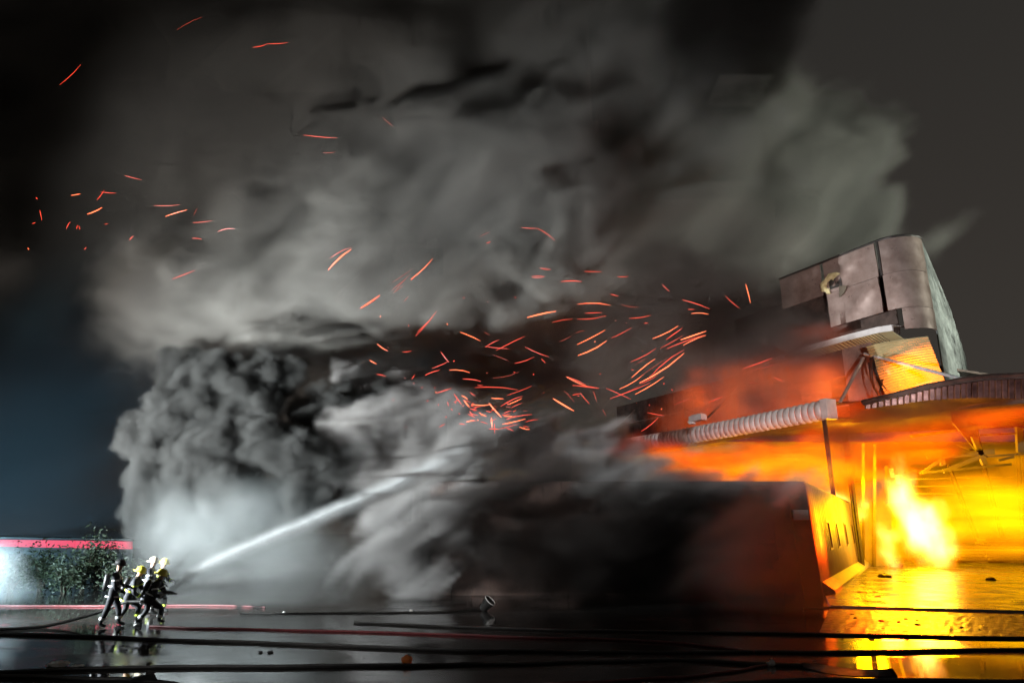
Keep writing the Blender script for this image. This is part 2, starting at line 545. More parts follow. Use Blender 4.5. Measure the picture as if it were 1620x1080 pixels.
def warehouse():
    s_l, z_l = onF(958, 708)
    z_e = O.z
    # --- canopy edge: curved ribbed pieces, one after another
    s_end = s_l + 1.0
    n = 50
    r = 0.60
    for i in range(n):
        a, b = s_end * i / n, s_end * (i + 1) / n
        mid, half = (a + b) / 2, (b - a) / 2 * 0.94
        mb = MB()
        vs, fs = [], []
        prof = [math.radians(t) for t in range(-100, 101, 25)]
        cols = (-1, -0.6, 0, 0.6, 1)
        sag = -0.15 * math.sin(math.pi * mid / s_end)
        for c in cols:
            rr = r * (1.0 if abs(c) == 1 else 1.13 if abs(c) == 0.6 else 1.16)
            for t in prof:
                vs.append(F(mid + c * half, -math.cos(t) * rr * 0.75, z_e + sag + math.sin(t) * rr))
        m_ = len(prof)
        for ci in range(len(cols) - 1):
            for pi in range(m_ - 1):
                fs.append((ci * m_ + pi, ci * m_ + pi + 1, (ci + 1) * m_ + pi + 1, (ci + 1) * m_ + pi))
        mb.add(vs, fs).build('canopy_edge_panel', M['steel'] if not (24 <= i <= 31) else M['panel'], hall, True)
    # end cap and roof sheet of the canopy
    mb = MB()
    mb.box(F(-0.25, 0.05, z_e + 0.0), AX * 0.24, IN * 0.5, (0, 0, 0.66))
    mb.build('end_cap', M['steel'], hall)
    mb = MB()
    mb.slab([F(0, 0, z_e + 0.45), F(0, 4, z_e + 0.9), F(s_end, 4, z_e + 0.9), F(s_end, 0, z_e + 0.45)], 0.06)
    mb.build('canopy_roof', M['scorched'], hall)
    mb = MB()
    for i in range(70):
        s0 = s_end * i / 70
        mb.slab([F(s0, 0.05, z_e - 0.52), F(s0 + s_end / 160, 0.05, z_e - 0.52), F(s0 + s_end / 160, 4, z_e - 0.35), F(s0, 4, z_e - 0.35)], 0.05)
        mb.slab([F(s0 + s_end / 160, 0.05, z_e - 0.44), F(s0 + s_end / 70, 0.05, z_e - 0.44), F(s0 + s_end / 70, 4, z_e - 0.27), F(s0 + s_end / 160, 4, z_e - 0.27)], 0.05)
    tag(mb.build('canopy_soffit', M['scorched'], hall), kind='stuff')
    # --- right hand length of the canopy, sagging, with a dark curled edge
    pts = [(1368, 640), (1420, 628), (1470, 615), (1520, 606), (1565, 600), (1616, 598), (1660, 596)]
    tops = [pF(u, v) for u, v in pts]
    bots = [pF(u, v + dv) for (u, v), dv in zip(pts, (7, 12, 18, 24, 29, 33, 36))]
    for i in range(len(pts) - 1):
        nn = 5
        for k in range(nn):
            t0, t1 = k / nn, (k + 0.86) / nn
            T0, T1 = tops[i].lerp(tops[i + 1], t0), tops[i].lerp(tops[i + 1], t1)
            B0, B1 = bots[i].lerp(bots[i + 1], t0), bots[i].lerp(bots[i + 1], t1)
            o_ = IN * -0.14
            mb = MB()
            Tm, Bm = (T0 + T1) / 2 + o_, (B0 + B1) / 2 + o_
            q = IN * 0.06
            mb.add([T0, Tm, T1, B0, Bm, B1, T0 + q, Tm + q, T1 + q, B0 + q, Bm + q, B1 + q],
                   [(0, 1, 4, 3), (1, 2, 5, 4), (7, 6, 9, 10), (8, 7, 10, 11), (0, 3, 9, 6), (2, 8, 11, 5), (3, 4, 10, 9), (4, 5, 11, 10)])
            mb.build('canopy_edge_panel', M['rust'], hall)
    mb = MB()
    for i in range(len(pts) - 1):
        a, b = tops[i], tops[i + 1]
        mb.slab([a + Vector((0, 0, .06)) - IN * .2, b + Vector((0, 0, .06)) - IN * .2, b + IN * 4 + Vector((0, 0, -.5)), a + IN * 4 + Vector((0, 0, -.5))], -0.10)
    mb.build('canopy_roof', M['scorched'], hall)
    mb = MB()
    rim = [a + Vector((0, 0, .16)) - IN * .2 for a in tops]
    mb.tube(rim, 0.13, 6)
    mb.build('gutter', M['scorched'], hall)

    # --- posts under the canopy
    for (u0, v0, u1, v1, Y, r_) in ((1305, 662, 1318, 790, 45.2, 0.14), (1339, 690, 1350, 806, 52.0, 0.20)):
        a, b = P(u0, v0, Y), P(u1, v1, Y)
        mb = MB()
        x, y = (a.x + b.x) / 2, Y
        mb.box((x, y, a.z / 2), (r_, 0, 0), (0, r_ * .25, 0), (0, 0, a.z / 2))
        for sgn in (-1, 1):
            mb.box((x, y + sgn * r_ * .8, a.z / 2), (r_ * .35, 0, 0), (0, r_ * .2, 0), (0, 0, a.z / 2))
        mb.build('post', M['dark_steel'], hall)

    # --- upper storey behind the canopy: frames with burning openings, then the solid corner column
    kw = 4.0
    s1, zt1 = onF(1412, 530, kw)
    s2, zt2 = onF(1190, 582, kw)
    zb = z_e + 0.9
    zt = zt1
    L_ = s_end + 2
    mb = MB()
    sc0, _ = onF(1386, 600, kw)
    sc1, _ = onF(1338, 600, kw)
    mb.slab([F(sc0, kw, zb - 1.4), F(sc1, kw, zb - 1.4), F(sc1, kw, zt), F(sc0, kw, zt)], 0.35)
    mb.build('corner_column', M['panel'], hall)
    sw = sc1
    k = 0
    while sw < L_:
        w = 1.3
        mb = MB()
        for q in range(2):
            z0, z1 = zb + (zt - zb) * q / 2 + 0.02, zb + (zt - zb) * (q + 0.98) / 2
            if (k in (1, 2) and q == 0) or (k in (6, 7, 11, 12) and q == 0):
                continue
            mb = MB()
            dd = random.uniform(-0.05, 0.05)
            mb.slab([F(sw + .02, kw + dd, z0), F(sw + w - .02, kw + dd, z0), F(sw + w - .02, kw - dd, z1), F(sw + .02, kw - dd, z1)], 0.06)
            mb.build('wall_panel', M['scorched'], hall)
        sw += w
        k += 1
    # --- upper ledge with its corrugated underside and rounded corner
    led = [pF(u, v, 3.2) for u, v in ((1190, 584), (1240, 568), (1290, 552), (1345, 537), (1390, 526), (1412, 523))]
    mb = MB()
    for a, b in zip(led[:-1], led[1:]):
        th = 0.16
        mb.slab([a, b, b + Vector((0, 0, th * 2.2)), a + Vector((0, 0, th * 2.2))], -0.12)
        mb.slab([a + Vector((0, 0, th * 2.2)), b + Vector((0, 0, th * 2.2)), b + IN * 1.5 + Vector((0, 0, th * 3)), a + IN * 1.5 + Vector((0, 0, th * 3))], 0.06)
    mb.build('ledge', M['steel'], hall)
    mb = MB()
    for a, b in zip(led[:-1], led[1:]):
        nseg = 9
        for q in range(nseg):
            p0, p1 = a.lerp(b, q / nseg), a.lerp(b, (q + .6) / nseg)
            dz_ = Vector((0, 0, -0.05))
            mb.slab([p0 + dz_, p1 + dz_, p1 + IN * 1.2 + dz_ * 9, p0 + IN * 1.2 + dz_ * 9], 0.04)
    tag(mb.build('ledge_soffit', M['wall'], hall), kind='stuff')

    # --- parapet above the ledge: left face, rounded corner, long right face
    kt = 3.4
    sC, zC = onF(1388, 382, kt)
    sL, zL = onF(1236, 452, kt)
    RD = Vector((0.60, 0.80, 0)).normalized()
    cA = F(sC, kt, 0)                                   # where the left face ends
    R = 1.75
    # plan outline from the left face round the corner to the right face
    arc = []
    nrm0 = -IN
    d0 = -AX
    for i in range(9):
        t = i / 8
        ang = math.radians(112) * t
        # turn from d0 towards RD
        c_, s_ = math.cos(ang), math.sin(ang)
        arc.append(cA + d0 * (R * s_) + IN * (R * (1 - c_)))
    zTop = zC
    zMid, zLow = onF(1392, 437, kt)[1], onF(1395, 494, kt)[1]
    zBot = onF(1412, 524, kt)[1]

    def sheet(name, pts, z0, z1, mat, th=0.08, dent=0.0, seed=0, nz=6, nsub=6):
        """A standing sheet along plan points, slightly dented."""
        fine = []
        for a, b in zip(pts[:-1], pts[1:]):
            for q in range(nsub):
                fine.append(a.lerp(b, q / nsub))
        fine.append(pts[-1])
        rr = random.Random(seed)
        f1, f2, f3 = rr.uniform(.5, 1.1), rr.uniform(1, 2), rr.uniform(0, 6)
        vs = []
        for side in (0, 1):
            for i, p in enumerate(fine):
                a, b = fine[max(i - 1, 0)], fine[min(i + 1, len(fine) - 1)]
                nv_ = (b - a).cross(Vector((0, 0, 1))).normalized()
                for j in range(nz + 1):
                    t = j / nz
                    dg_ = abs(i / max(1, len(fine) - 1) - (f1 - .5) - t * (f2 - 1.2)) * 4
                    w = dent * (max(0, 1 - dg_) - .3 * abs(math.sin(f2 * 2 * t + i * .3 * f1 + f3))) * min(1, 4 * t, 4 * (1 - t))
                    vs.append(p + nv_ * (w - side * th) + Vector((0, 0, z0 + (z1 - z0) * t)))
        m_ = nz + 1
        nF = len(fine)
        fs = []
        for side in (0, 1):
            bse = side * nF * m_
            for i in range(nF - 1):
                for j in range(nz):
                    q = (bse + i * m_ + j, bse + (i + 1) * m_ + j, bse + (i + 1) * m_ + j + 1, bse + i * m_ + j + 1)
                    fs.append(q if side == 0 else q[::-1])
        for i in range(nF - 1):
            for j in (0, nz):
                fs.append((i * m_ + j, (i + 1) * m_ + j, nF * m_ + (i + 1) * m_ + j, nF * m_ + i * m_ + j))
        for i in (0, nF - 1):
            for j in range(nz):
                fs.append((i * m_ + j, i * m_ + j + 1, nF * m_ + i * m_ + j + 1, nF * m_ + i * m_ + j))
        return mesh_obj(name, vs, fs, mat, hall, True)

    def left(u0, v, u1):
        s0, s1_ = onF(u0, v, kt)[0], onF(u1, v, kt)[0]
        return [F(s0 + (s1_ - s0) * i / 5, kt, 0) for i in range(6)]
    # top band: left panels, then the corner
    sheet('parapet_panel', left(1234, 452, 1300), zMid + .03, zTop, M['panel'], dent=0.14, seed=3)
    sheet('parapet_panel', left(1301, 420, 1387), zMid + .03, zTop, M['panel'], dent=0.22, seed=1)
    sheet('corner_panel', arc, zMid + .04, zTop + .02, M['panel'], dent=0.02, seed=2, nsub=2)
    sheet('parapet_panel', left(1308, 470, 1393), zLow, zMid, M['panel'], dent=0.20, seed=5)
    sheet('corner_panel', arc, zLow, zMid + .01, M['panel'], dent=0.02, seed=4, nsub=2)
    sheet('corner_panel', arc[2:], zBot, zLow - .03, M['panel'], dent=0.02, seed=6, nsub=2)
    # dark recessed wall below the bands
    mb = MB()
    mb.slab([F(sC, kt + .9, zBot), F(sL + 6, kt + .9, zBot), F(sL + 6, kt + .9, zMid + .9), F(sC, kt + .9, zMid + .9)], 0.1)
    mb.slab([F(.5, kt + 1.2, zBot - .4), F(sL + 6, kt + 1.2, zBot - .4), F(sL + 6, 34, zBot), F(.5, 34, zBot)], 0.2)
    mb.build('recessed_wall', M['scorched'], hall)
    # dark seam strips and top coping
    mb = MB()
    cop = [p + Vector((0, 0, zTop + .05)) for p in left(1234, 452, 1387) + arc]
    mb.tube(cop, 0.09, 6)
    mb.build('coping', M['dark_steel'], hall)
    mb = MB()
    mb.box(F(sC + .02, kt - .06, (zTop + zMid) / 2), AX * .07, IN * .05, (0, 0, (zTop - zMid) / 2))
    mb.build('seam_strip', M['dark_steel'], hall)
    # long right face, peeling
    e0 = arc[-1]
    ln = 30.0
    npan = 12
    zb2 = onF(1412, 600, kt)[1]
    for i in range(npan):
        a, b = e0 + RD * (ln * i / npan), e0 + RD * (ln * (i + .985) / npan)
        top = zTop - (0.0 if i < 8 else (i - 7) * 0.5)
        sheet('side_panel', [a, a.lerp(b, .5), b], zb2 - 3, top, M['peeling'], dent=0.10, seed=20 + i, nsub=3, nz=8)
    # torn opening with insulation showing; a dark plate paints the shade inside
    ph = pF(1316, 449, kt - .16)
    vs, fs = [], []
    nn = 18
    rnd = random.Random(5)
    for ring, (ra, off) in enumerate(((1.0, 0.0), (0.82, -.10), (0.50, -.08), (0.40, .10))):
        for i in range(nn):
            t = 2 * math.pi * i / nn
            jag = rnd.uniform(.85, 1.12)
            vs.append(ph + AX * (-math.cos(t) * .95 * ra * jag + (0.15 if ring > 1 else 0)) + Vector((0, 0, math.sin(t) * .78 * ra * jag)) + IN * off)
    for ring in range(3):
        for i in range(2, 13):
            a, b = ring * nn + i, ring * nn + (i + 1) % nn
            fs.append((a, b, b + nn, a + nn))
    mesh_obj('torn_insulation', vs, fs, M['foam'], hall)
    mb = MB()
    mb.box(ph + IN * .06 - AX * .25, AX * .5, IN * .02, (0, 0, .36))
    mb.build('hole_shade_plate', M['dark_steel'], hall)
    mb = MB()
    fl = [ph + Vector((0, 0, -1.0)) - AX * .9, ph + Vector((0, 0, -.55)) - AX * 1.2, ph + Vector((0, 0, -.35)) - AX * .6, ph + Vector((0, 0, -1.2)) - AX * .5]
    mb.slab([p - IN * .02 for p in fl], 0.06)
    mb.build('torn_flap', M['annex'], hall)
    # coloured-by-fire corrugated wall under the rounded corner
    q = [pF(1374, 548, 2.6), pF(1466, 531, 2.6), pF(1497, 612, 4.4), pF(1410, 640, 4.4)]
    nfl = 22
    for i in range(nfl):
        t0, t1 = i / nfl, (i + 1) / nfl
        tm = (t0 + t1) / 2
        A0, B0 = q[0].lerp(q[3], t0), q[1].lerp(q[2], t0)
        A1, B1 = q[0].lerp(q[3], t1), q[1].lerp(q[2], t1)
        Am, Bm = q[0].lerp(q[3], tm) - IN * .10, q[1].lerp(q[2], tm) - IN * .10
        bow = IN * .5
        A = [A0, Am, A1]
        B = [B0, Bm, B1]
        vs, fs = [], []
        for c in range(7):
            f = c / 6
            bb = bow * (math.cos((f - .35) * 3.0) * -.8)
            for j in range(3):
                vs.append(A[j].lerp(B[j], f) + bb)
        for c in range(6):
            for j in range(2):
                fs.append((c * 3 + j, c * 3 + j + 1, c * 3 + j + 4, c * 3 + j + 3))
        mesh_obj('corrugated_sheet', vs, fs, M['wall'], hall)
    # curled burnt strips below the corner
    for pts_, wd in (([(1378, 565), (1388, 595), (1404, 618), (1424, 630)], .28), ([(1376, 572), (1380, 605), (1392, 632), (1396, 640)], .3),
                     ([(1395, 600), (1392, 622), (1400, 640)], .2)):
        c = spline([pF(u, v, 2.2) for u, v in pts_], 5)
        vs, fs = [], []
        for i, p in enumerate(c):
            tw = .5 + .9 * i / len(c)
            vv = (AX * math.cos(tw) + IN * math.sin(tw)) * wd
            vs += [p - vv, p + vv, p - vv + IN * .05, p + vv + IN * .05]
        for i in range(len(c) - 1):
            b = i * 4
            fs += [(b, b + 1, b + 5, b + 4), (b + 2, b + 6, b + 7, b + 3), (b, b + 4, b + 6, b + 2), (b + 1, b + 3, b + 7, b + 5)]
        mesh_obj('curled_strip', vs, fs, M['scorched'], hall, True)
    # tie rods that hold the canopies
    for a, b, r_, mt in ((pF(1366, 566, 3.0), pF(1329, 636, .4), .11, 'panel'), (pF(1368, 560, 3.0), pF(1541, 604, .2), .10, 'steel'),
                         (pF(1174, 606, 3.4), pF(1120, 660, .4), .09, 'scorched'), (pF(1004, 648, 3.4), pF(962, 690, .4), .06, 'scorched'),
                         (pF(1338, 628, 3.4), pF(1270, 636, 3.4), .06, 'scorched')):
        mb = MB()
        mb.tube([a, b], r_, 8)
        mb.build('tie_rod', M[mt], hall, True)
    # lower facade further left, hidden by smoke for the most part
    sw = 31.0
    while sw < s_end + 6:
        mb = MB()
        mb.slab([F(sw, 4.1, 0), F(sw + 1.96, 4.1, 0), F(sw + 1.96, 4.1, z_e), F(sw, 4.1, z_e)], 0.1)
        mb.build('wall_panel', M['scorched'], hall)
        sw += 2.0
    # --- inside: back walls, roof, columns and trusses
    ceil = z_e + 0.2
    mb = MB()
    mb.slab([(-4, 74, 0), (62, 74, 0), (62, 74, 12), (-4, 74, 12)], -0.3)
    mb.build('back_wall', M['wall'], hall)
    mb = MB()
    mb.slab([(62, 30, 0), (62, 74, 0), (62, 74, 14), (62, 30, 14)], -0.3)
    mb.build('far_side_wall', M['wall'], hall)
    mb = MB()
    mb.slab([F(-24, 4.2, 9.2), F(s_end, 4.2, 11.8), (14, 74, 14), (62, 74, 14), ][:4], 0.25)
    mb.build('roof_sheet', M['scorched'], hall)
    # inner column with a broken panel, left of the flames
    for (u0, u1, v0, v1, Y, mt) in ((1368, 1388, 700, 893, 57, 'wall'), (1386, 1410, 700, 893, 56.0, 'annex'), (1404, 1430, 736, 795, 52, 'annex')):
        a, b, c, d = P(u0, v1, Y), P(u1, v1, Y), P(u1, v0, Y), P(u0, v0, Y)
        mb = MB()
        if mt == 'wall':
            a.z = b.z = 0.0
            mb.slab([a, b, c, d], -0.5)
            mb.build('inner_column', M['wall'], hall)
        elif v0 == 700:
            a.z = b.z = 0.0
            mb.slab([a, b, c, d], -0.5)
            mb.build('inner_column', M['wall'], hall)
        else:
            o_ = None
            mb.slab([a, b, c, d], -0.4)
            o_ = mb.build('control_cabinet', M['annex'], hall)
            for wu, wv in ((1411, 748), (1420, 758)):
                m2 = MB()
                p = P(wu, wv, Y - .03)
                m2.box(p, (.16, 0, 0), (0, .03, 0), (0, 0, .34))
                m2.build('cabinet_window', M['white'], o_)
    # truss
    Yt = 48.5
    tr = lambda u, v: P(u, v, Yt)
    members = [(1466, 722, 1572, 714, .16), (1540, 690, 1558, 735, .16), (1487, 716, 1492, 736, .14), (1458, 747, 1492, 724, .10), (1492, 745, 1556, 720, .12),
               (1455, 748, 1600, 734, .07), (1515, 703, 1560, 720, .05), (1550, 688, 1640, 684, .06), (1440, 690, 1640, 664, .10), (1612, 676, 1614, 716, .2),
               (1560, 722, 1640, 716, .06), (1580, 728, 1604, 722, .07)]
    for (u0, v0, u1, v1, r_) in members:
        a, b = tr(u0, v0), tr(u1, v1)
        d = (b - a)
        m2 = MB()
        ud = d.normalized()
        sd = ud.cross(Vector((0, 1, 0))).normalized()
        m2.box((a + b) / 2, d / 2, sd * r_ * 1.15, Vector((0, r_ * .6, 0)))
        m2.build('truss_bar', M['wall'], hall)
    for (u0, v0, u1, v1) in ((1500, 735, 1545, 850), (1556, 735, 1586, 850), (1610, 716, 1618, 830)):
        a, b = P(u0, v0, 62), P(u1, v1, 62)
        m2 = MB()
        m2.tube([a, b], .18, 6)
        m2.build('roof_strut', M['scorched'], hall)
    # purlins across the far hall
    for i in range(3):
        m2 = MB()
        a, b = P(1430, 758 + i * 11, 66), P(1640, 752 + i * 15, 66)
        m2.tube([a, b], .07, 5)
        m2.build('purlin', M['wall'], hall)
    # stacks of sheets at the back of the hall
    for i, (u, n_, w_, lab) in enumerate(((1492, 4, 1.6, 'low stack of scorched boards just right of the white hot flames'), (1545, 6, 2.0, 'middle stack of scorched boards at the back of the burning hall'),
                                         (1600, 8, 2.4, 'tallest stack of scorched boards at the back of the hall by the frame edge'))):
        p = G(u, 891)
        t = empty('board_stack', p, lab, 'stack')
        for q in range(n_):
            m2 = MB()
            m2.box(p + Vector((.1 * math.sin(q * 2.1), 0, .14 + q * .26)), (w_, .2 * math.sin(q), 0), (0, .6, 0), (0, 0, .09))
            m2.build('board', M['annex'], t)


warehouse()


# hall floor: a sheet just above the yard, with a low kerb in front
def floor():
    mb = MB()
    z = 0.09
    a, b = G(1313, 957, z), G(1700, 967, z)
    mb.add([a, b, Vector((62, 30, z)), Vector((62, 74, z)), Vector((14, 74, z)), Vector((14.2, 33, z))], [(0, 1, 2, 3, 4, 5)])
    tag(mb.build('floor', M['hall_floor']), kind='structure')
    mb = MB()
    mb.add([a, b, Vector((b.x, b.y, 0)), Vector((a.x, a.y, 0))], [(0, 1, 2, 3)])
    mb.add([a, Vector((a.x, a.y, 0)), Vector((14.2, 33, 0)), Vector((14.2, 33, z))], [(0, 1, 2, 3)])
    tag(mb.build('kerb', M['concrete']), kind='structure')
    # rough strip of broken paving between the hall floor and the wet yard
    rr = random.Random(31)
    nx, ny = 90, 14
    near = [G(1296 + 430 * i / nx, 1002 + 7 * i / nx + rr.uniform(-2, 2)) for i in range(nx + 1)]
    far = [G(1312 + 410 * i / nx, 962 + 9 * i / nx) for i in range(nx + 1)]
    vs, fs = [], []
    for i in range(nx + 1):
        for j in range(ny + 1):
            edge = min(1, i / 4, j / 2, (ny - j) / 2)
            p = near[i].lerp(far[i], j / ny)
            vs.append(p + Vector((0, 0, .005 + edge * max(0.0, rr.gauss(.009, .013)))))
    for i in range(nx):
        for j in range(ny):
            b_ = i * (ny + 1) + j
            fs.append((b_, b_ + ny + 1, b_ + ny + 2, b_ + 1))
    tag(mesh_obj('pavement', vs, fs, M['paving'], None, True), kind='structure')


floor()


# ------------------------------------------------------------------ low annex in front of the hall
def annex():
    base = G(1302, 941)
    top = P(1277, 765, base.y)
    far_b = Vector((33.0, 66.0, 0))
    h = top.z
    t = empty('annex', base, 'low steel annex with four slot windows beside the burning hall entrance', 'shed')
    c = Vector((base.x, base.y, 0))
    d = (far_b - c).normalized()
    ln = (far_b - c).length
    n_in = Vector((-d.y, d.x, 0))
    lean = Vector((-0.25, 0, 0))
    # right side wall: upright corrugated sheets, four of them cut by slot windows
    npan = 26
    wins = {4: 0, 7: 1, 11: 2, 15: 3}
    def W(s, z, out=0.0):
        return c + d * s + Vector((0, 0, z)) + lean * (z / h) + n_in * -out
    for i in range(npan):
        s0, s1 = ln * i / npan, ln * (i + 0.985) / npan
        for z0, z1 in ([(0.55, h)] if i not in wins else [(0.55, 1.75), (3.25, h)]):
            vs, fs = [], []
            nn = 8
            for q in range(nn + 1):
                s = s0 + (s1 - s0) * q / nn
                o_ = .045 if q % 4 in (1, 2) else 0.0
                vs += [W(s, z0, o_), W(s, z1, o_), W(s, z0, o_ - .08), W(s, z1, o_ - .08)]
            for q in range(nn):
                b = q * 4
                fs += [(b, b + 4, b + 5, b + 1), (b + 2, b + 3, b + 7, b + 6), (b + 1, b + 5, b + 7, b + 3), (b, b + 2, b + 6, b + 4)]
            fs += [(0, 1, 3, 2), (nn * 4, nn * 4 + 2, nn * 4 + 3, nn * 4 + 1)]
            mesh_obj('wall_sheet', vs, fs, M['annex'], t)
        if i in wins:
            mb = MB()
            mb.slab([W(s0 + .2, 1.85, -.06), W(s1 - .2, 1.85, -.06), W(s1 - .2, 3.15, -.06), W(s0 + .2, 3.15, -.06)], 0.03)
            w = mb.build('window', M['glass'], t)
            mb = MB()
            for (a0, a1, zz0, zz1) in ((s0, s1, 1.75, 1.86), (s0, s1, 3.14, 3.25), (s0, s0 + .22, 1.86, 3.14), (s1 - .22, s1, 1.86, 3.14)):
                mb.slab([W(a0, zz0, .06), W(a1, zz0, .06), W(a1, zz1, .06), W(a0, zz1, .06)], -0.14)
            mb.build('frame', M['annex'], w)
    # plinth with a sloping top
    mb = MB()
    pl = [(0, 0), (.55, 0), (.50, .22), (.05, .55), (0, .55)]
    vs = [c + d * s - n_in * o_ + Vector((0, 0, z)) for s in (-.05, ln) for o_, z in pl]
    fs = [(0, 1, 2, 3, 4), (9, 8, 7, 6, 5)] + [(i, (i + 1) % 5, 5 + (i + 1) % 5, 5 + i) for i in range(5)]
    mb.add(vs, fs)
    mb.build('plinth', M['concrete'], t)
    # front wall, mostly lost in smoke
    X0 = -3.5
    npan = 20
    tc = c + lean
    for i in range(npan):
        f0, f1 = i / npan, (i + .985) / npan
        x0, x1 = c.x + (X0 - c.x) * f0, c.x + (X0 - c.x) * f1
        mb = MB()
        mb.slab([(x0 + lean.x * 0, c.y, 0), (x1, c.y, 0), (x1 + lean.x, c.y, h), (x0 + lean.x, c.y, h)], 0.08)
        mb.build('front_panel', M['scorched'], t)
    mb = MB()
    mb.slab([(c.x + lean.x, c.y + .08, h), (X0, c.y + .08, h), (X0, 60, h), (far_b.x + lean.x, far_b.y, h)], -0.12)
    mb.build('roof', M['scorched'], t)
    mb = MB()
    p = P(1267, 814, c.y - .06)
    mb.box(p, (.34, 0, 0), (0, .03, 0), (0, 0, .22))
    mb.build('plate', M['white'], t)


annex()

# lamp housing on the canopy
def fixture():
    p = pF(1104, 666, -.1)
    t = empty('floodlight_fixture', p, 'small grey lamp housing perched on the canopy edge beside a tie rod', 'lamp')
    mb = MB()
    mb.box(p + Vector((0, 0, .25)), AX * .75, IN * .3, (0, 0, .22))
    mb.box(p + Vector((0, 0, .50)) + IN * .05, AX * .5, IN * .25, (0, 0, .06))
    mb.build('housing', M['steel'], t)
    mb = MB()
    mb.box(p + Vector((0, 0, .0)) + AX * .75, AX * .22, IN * .2, AX * .1 + Vector((0, 0, .14)))
    mb.build('bracket', M['white'], t)


fixture()


# ------------------------------------------------------------------ left background: kiosk with a red light band, shrubs
def kiosk():
    Y = 38.0
    a, b = P(-60, 852, Y), P(214, 861, Y)
    t = empty('kiosk', (b.x, Y, 0), 'low dark kiosk with a glowing red fascia behind the shrubs', 'kiosk')
    L0, L1, R0, R1 = P(-60, 852, Y), P(-60, 863, Y), P(208, 856, Y), P(208, 868, Y)
    mb = MB()
    mb.slab([(L1.x, Y + .2, 0), (R1.x, Y + .2, 0), (R1.x, Y + .2, R1.z), (L1.x, Y + .2, L1.z)], -3.0)
    mb.build('wall', M['dark_steel'], t)
    n = 6
    for i in range(n):
        f0, f1 = i / n, (i + .985) / n
        mb = MB()
        mb.slab([L1.lerp(R1, f0), L1.lerp(R1, f1), L0.lerp(R0, f1), L0.lerp(R0, f0)], -.15)
        mb.build('fascia', M['red_light'], t)
    mb = MB()
    up = Vector((0, 0, .03))
    mb.slab([L0 + up, R0 + up, R0 + up + Vector((0, 3.2, 0)), L0 + up + Vector((0, 3.2, 0))], 0.10)
    mb.build('roof', M['dark_steel'], t)


kiosk()


def shrub(base, h, r, seed, label, n=900, lean=0.0):
    rr = random.Random(seed)
    t = empty('shrub', base, label, 'shrub', 'shrubs along the yard edge')
    mb = MB()
    tips = []
    for i in range(9):
        a = rr.uniform(0, 6.28)
        top = base + Vector((math.cos(a) * r * rr.uniform(.2, .8) + lean, math.sin(a) * r * rr.uniform(.2, .7), h * rr.uniform(.55, .95)))
        mid = base.lerp(top, .5) + Vector((rr.uniform(-.1, .1), rr.uniform(-.1, .1), .1))
        mb.tube([base + Vector((rr.uniform(-.08, .08), rr.uniform(-.08, .08), 0)), mid, top], [.035, .022, .008], 5)
        tips += [mid, top, mid.lerp(top, .5)]
    mb.build('trunk', M['bark'], t)
    vs, fs = [], []
    for i in range(n):
        c = rr.choice(tips) + Vector((rr.gauss(0, .32 * r), rr.gauss(0, .30 * r), rr.gauss(0, .20 * h)))
        if c.z < .03:
            c.z = rr.uniform(.03, .3)
        s = rr.uniform(.045, .11)
        d = Vector((rr.gauss(0, 1), rr.gauss(0, 1), rr.gauss(0, .6))).normalized()
        w = d.cross(Vector((rr.gauss(0, 1), rr.gauss(0, 1), rr.gauss(0, 1)))).normalized()
        b = len(vs)
        nn = d.cross(w) * s * .25
        vs += [c - d * s, c + w * s * .45 + nn, c + d * s * 1.2, c - w * s * .45 + nn]
        fs += [(b, b + 1, b + 2), (b, b + 2, b + 3)]
    tag(mesh_obj('crown', vs, fs, M['leaf'], t), kind='stuff')


for k, (u, v, Y, h, r, lab) in enumerate([
        (14, 940, 33.0, 1.55, 1.1, 'low shrub at the far left, nearest the glare of the floodlight'),
        (62, 940, 33.5, 1.7, 1.0, 'broad leafy shrub under the long run of red fascia'),
        (100, 940, 32.5, 1.5, .9, 'short dark shrub just left of the tall reddened one'),
        (128, 940, 34.0, 2.25, .75, 'tall shrub with red lit leaves that breaks the red fascia'),
        (152, 940, 34.5, 2.15, .7, 'slim shrub right of the tall one, in the gap of the red fascia'),
        (185, 940, 33.0, 1.35, .9, 'dark shrub behind the firefighters, under the short end of the fascia')]):
    p = P(u, v, Y)
    p.z = 0
    shrub(p, h, r, 40 + k, lab, 1000)


